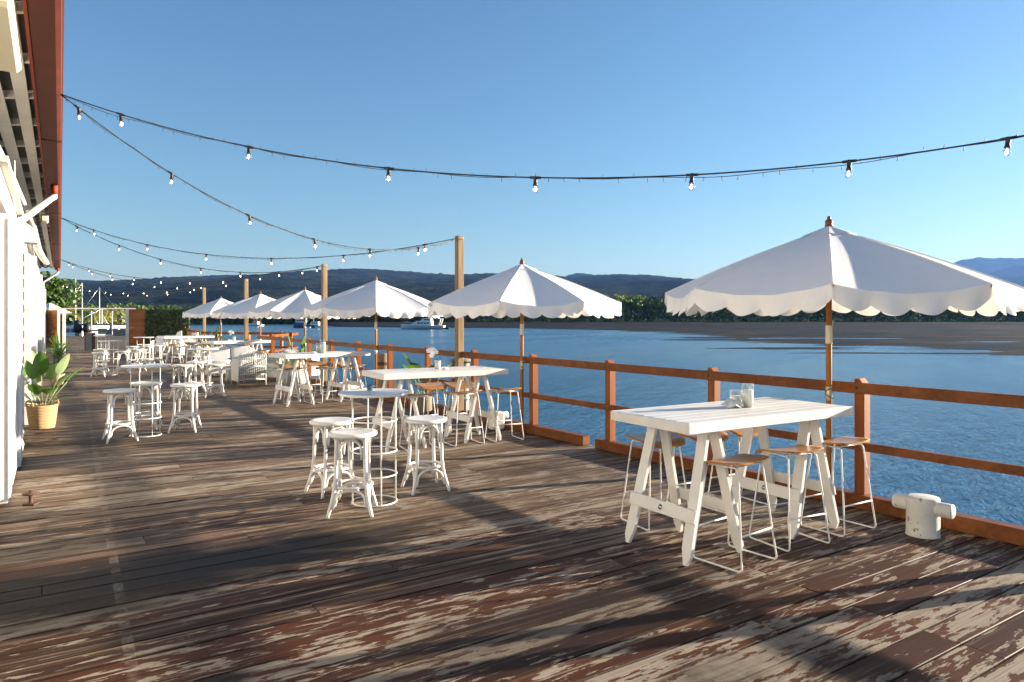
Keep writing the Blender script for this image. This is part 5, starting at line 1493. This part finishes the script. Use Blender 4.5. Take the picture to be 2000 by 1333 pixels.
def palm(label, loc, h, L, seed, mat="palm_leaf"):
    r0 = thing("palm_tree", label, "palm", loc); rg = random.Random(seed)
    b = MB(); b.tube([(0, 0, -0.3), (0.06, 0, h * 0.5), (0.16, 0.02, h)], [0.16, 0.12, 0.1], 8); b.build("trunk", M["bark"], r0)
    for k in range(15):
        a = 2 * PI * k / 15 + rg.uniform(-.2, .2); e = rg.uniform(-0.2, 1.1)
        d = Vector((math.cos(a) * math.cos(e), math.sin(a) * math.cos(e), math.sin(e))); p = Vector((0.16, 0.02, h))
        b = MB(); n = 9; side = d.cross(Vector((0, 0, 1))).normalized(); dv = d.copy()
        for i in range(n):
            q = p + dv * (L / n)
            for s in (-1, 1):
                lf = 0.30 * L * math.sin(PI * (i + 0.8) / (n + 0.8))
                e1 = p + (side * s + dv * 0.5 + Vector((0, 0, -0.45))).normalized() * lf
                b.add([p, p + dv * L / n * 0.55, e1 + dv * 0.03 * L, e1], [(0, 1, 2, 3)])
            p = q; dv = (dv + Vector((0, 0, -0.19))).normalized()
        b.build("frond", M[mat], r0)
palm("yellowing coconut palm beside the broadleaf tree", (-27.6, 43.6, 0), 2.0, 1.35, 41)
palm("short yellow-green palm on the shore behind the quay boats", P(182, HOR, 140) + Vector((0, 0, -4.1)), 5.0, 3.7, 42)

# ================================================================== BOATS
def hull(b, L, B, H, D=0.3, flare=1.0, sheer=0.25, stern=0.85, z0=0.0):
    """bow towards +x; waterline at z = 0"""
    n, m = 16, 7; vs = []
    for i in range(n + 1):
        t = i / n; x = lerp(-L / 2, L / 2, t)
        hb = B / 2 * (stern + (1 - stern) * math.sin(min(1, t * 1.6) * PI / 2)) * (1 - max(0, (t - 0.45) / 0.55) ** 2.2)
        top = H * (1 + sheer * max(0, (t - 0.3) / 0.7) ** 2)
        for k in range(-m, m + 1):
            s = k / m
            y = hb * math.copysign(abs(s) ** 0.55, s); z = -D + (top + D) * abs(s) ** 1.6
            vs.append((x + 0.10 * L * max(0, t - 0.75) * abs(s), y * (0.75 + 0.25 * abs(s)), z + z0))
    w = 2 * m + 1
    fs = [(i * w + k, i * w + k + 1, (i + 1) * w + k + 1, (i + 1) * w + k) for i in range(n) for k in range(w - 1)]
    fs += [(i * w, (i + 1) * w, (i + 1) * w + w - 1, i * w + w - 1) for i in range(n)]
    fs.append(tuple(range(w)))
    b.add(vs, fs, False)
def on_water(u, v):
    return G(u, v, ZW)
def cabin(r0, x0, x1, w, z0, z1, rake0=0.2, rake1=0.5, mat="boat_white", name="cabin"):
    b = MB(); pl = [(x0, z0), (x1, z0), (x1 - rake1, z1), (x0 + rake0, z1)]
    b.prism(pl, w, Matrix(((1, 0, 0), (0, 0, 1), (0, 1, 0)))); return b.build(name, M[mat], r0)
def wins(r0, x0, x1, w, z, h, n):
    for k in range(n):
        a, c = lerp(x0, x1, k / n), lerp(x0, x1, (k + 0.8) / n)
        for s in (-1, 1):
            b = MB(); b.box(((a + c) / 2, s * (w / 2 + 0.006), z), (c - a, 0.02, h)); b.build("window", M["boat_glass"], r0)
def boat(name, label, cat, loc, rot): return thing(name, label, cat, loc, rot)
# the cruiser moored in the channel
L = 15.0
p = on_water(826, 643.3)
cr = boat("motor_cruiser", "white motor cruiser moored mid channel, behind the second umbrella's left edge", "boat", p, R(172))
b = MB(); hull(b, L, 4.4, 1.25, sheer=0.35); b.build("hull", M["boat_white"], cr)
b = MB(); hull(b, L * 1.002, 4.44, 0.18, sheer=0.0); b.build("waterline_band", M["boat_blue"], cr)
cabin(cr, -3.4, 4.9, 3.2, 1.2, 2.75, 0.2, 3.0); cabin(cr, -3.2, 0.6, 2.9, 2.75, 3.7, 0.1, 0.9, name="flybridge")
wins(cr, -2.6, 1.8, 3.2, 2.05, 0.5, 4); wins(cr, -2.6, -0.6, 2.9, 3.25, 0.4, 2)
for y in (-1.5, 1.5):
    b = MB(); b.tube([(-3.0, y, 3.75), (-6.6, y, 3.55)], 0.09, 6); b.tube([(-6.6, y, 3.55), (-5.9, y, 1.2)], 0.22, 6); b.build("canopy_frame", M["white_metal"], cr)
b = MB(); b.tube([(-2.6, 0, 3.7), (-2.6, 0, 5.3)], 0.07, 6); b.build("aerial", M["white_metal"], cr)
b = MB(); b.tube([(2.5, -1.9, 1.35), (2.5, -1.9, 2.2), (5.0, -1.4, 2.35), (7.2, 0, 2.5), (5.0, 1.4, 2.35), (2.5, 1.9, 2.2), (2.5, 1.9, 1.35)], 0.05, 5); b.build("bow_rail", M["steel"], cr)
b = MB(); hull(b, 3.4, 1.5, 0.5); o = b.build("tender", M["boat_dark"], cr, (-7.6, 0.6, 0.1))

def small_boat(u, v, rot, L, label, col_h="boat_white", col_c="boat_white", mast=0, rig=0, cab=True, name="fishing_boat"):
    q = boat(name, label, "boat", on_water(u, v) if v < 645 else Vector(((u - 1000) / FPX * (5671.0 / (v - HOR)) , 5671.0 / (v - HOR), ZW)), rot)
    b = MB(); hull(b, L, L * 0.3, L * 0.105, sheer=0.5); b.build("hull", M[col_h], q)
    if cab:
        cabin(q, -L * 0.22, L * 0.16, L * 0.2, L * 0.10, L * 0.26, 0.05, L * 0.06, col_c); wins(q, -L * 0.18, L * 0.08, L * 0.2, L * 0.2, L * 0.05, 3)
    if mast:
        b = MB(); b.tube([(0.02 * L, 0, 0.1 * L), (0.02 * L, 0, mast)], [0.08, 0.05], 6); b.build("mast", M["white_metal"], q)
        b = MB(); b.tube([(0.02 * L, 0, 0.22 * L), (-0.36 * L, 0, 0.24 * L)], 0.09, 6); b.build("boom", M["boat_white"], q)
        b = MB(); b.tube([(0.02 * L, 0, mast), (0.5 * L, 0, 0.14 * L)], 0.02, 4); b.tube([(0.02 * L, 0, mast), (-0.48 * L, 0, 0.12 * L)], 0.02, 4); b.build("stay", M["steel"], q)
    if rig:
        for s in (-1, 1):
            b = MB(); b.tube([(0, s * 0.06 * L, 0.25 * L), (0.02 * L, s * 0.20 * L, rig)], 0.10, 5); b.tube([(-.1 * L, s * 0.1 * L, 0.2 * L), (-0.12 * L, s * 0.02 * L, rig * 0.85)], 0.08, 5); b.build("outrigger", M["boat_red"], q)
    return q
small_boat(475.5, 634, R(200), 9.0, "dark-hulled work boat far off, left of the third light pole", "boat_dark", "boat_dark")
small_boat(498.5, 637.5, R(165), 8.0, "trawler with reddish outriggers beside the third light pole", "boat_white", "boat_white", rig=5.2)
small_boat(526, 632.5, R(185), 10.5, "grey fishing boat with a tall mast between the fifth and fourth umbrella poles", "boat_dark", "boat_white", mast=6.5)
small_boat(548, 630.5, R(170), 9.0, "pale blue-white boat moored left of the houseboat", "boat_white", "boat_white")
hb = boat("houseboat", "boxy white houseboat beside the fourth umbrella pole", "boat", on_water(586.5, 640.5), R(178))
b = MB(); hull(b, 5.2, 2.6, 0.55, sheer=0.1); b.build("hull", M["boat_dark"], hb)
cabin(hb, -2.1, 2.2, 2.3, 0.5, 2.0, 0.0, 0.1, "boat_blue"); cabin(hb, -2.2, 1.6, 2.4, 2.0, 3.6, 0.0, 0.2, "boat_white", "upper_cabin"); wins(hb, -1.7, 1.2, 2.4, 2.8, 0.6, 3)
small_boat(613.5, 640.5, R(175), 9.0, "white yacht with a bare mast right of the houseboat", "boat_blue", "boat_white", mast=13.5, name="sailing_yacht")
small_boat(625.5, 641, R(180), 4.0, "small white dinghy next to the second light pole", "boat_white", "boat_white", mast=2.2, cab=False, name="dinghy")
small_boat(600, 641, R(150), 3.4, "little white tender between houseboat and yacht", "boat_white", "boat_white", cab=False, name="dinghy")
small_boat(412, 634, R(190), 9.0, "distant white launch right of the farthest light pole", "boat_white", "boat_white")
small_boat(440, 629, R(190), 11.0, "distant grey launch between the two farthest umbrella poles", "boat_dark", "boat_white")
small_boat(383, 634, R(185), 16.0, "big white motor yacht moored beyond the hedge", "boat_white", "boat_white", name="motor_yacht")
# boats at the quay beyond the gate
small_boat(204, 690, R(218), 12.5, "white motor boat moored at the quay, seen through the gateway", "boat_white", "boat_white", mast=5.0)
small_boat(230, 692, R(208), 10.0, "white runabout at the quay nearest the cedar gate panel", "boat_white", "boat_dark")
small_boat(150, 676, R(160), 11, "yacht with the tallest bare mast, seen left in the gateway", "boat_white", "boat_white", mast=9.6, name="sailing_yacht")
small_boat(163, 670, R(175), 11, "yacht with a crosstree-topped mast, second from the left in the gateway", "boat_white", "boat_white", mast=9.6, name="sailing_yacht")
small_boat(197, 668, R(185), 11, "yacht with a slightly leaning mast behind the palm, in the gateway", "boat_white", "boat_white", mast=9.0, name="sailing_yacht")
for u, v, h, lb in ((152, 652, 0.95, "black tarpaulined motor on the quay, left in the gateway"), (170, 652, 0.7, "smaller black tarpaulined motor on the quay")):
    q = thing("covered_motor", lb, "motor", P(u, HOR, 59.2) - Vector((0, 0, EYE)))
    b = MB(); b.lathe([(0.0, 0.3), (0.28, 0.32), (0.34, 0.6), (0.26, 0.3 + h), (0.12, 0.4 + h), (0.0, 0.42 + h)], 12); b.build("cover", M["black_rubber"], q)
    b = MB(); b.box((0, 0, 0.17), (0.3, 0.3, 0.33)); b.build("stand", M["grey_timber"], q)

# ================================================================== HAZE
hz = MB(); hz.box((0, 3100, (720 - 4) / 2), (21400, 12600, 724))
t = NT("haze_air"); pv = t.n("ShaderNodeVolumePrincipled")
pv.inputs["Color"].default_value = (0.20, 0.42, 0.95, 1); pv.inputs["Density"].default_value = 3.9e-5; pv.inputs["Anisotropy"].default_value = 0.22
t.l(pv.outputs[0], t.out.inputs["Volume"]); M["haze_air"] = t.m
tag(hz.build("haze", M["haze_air"]), kind='stuff')
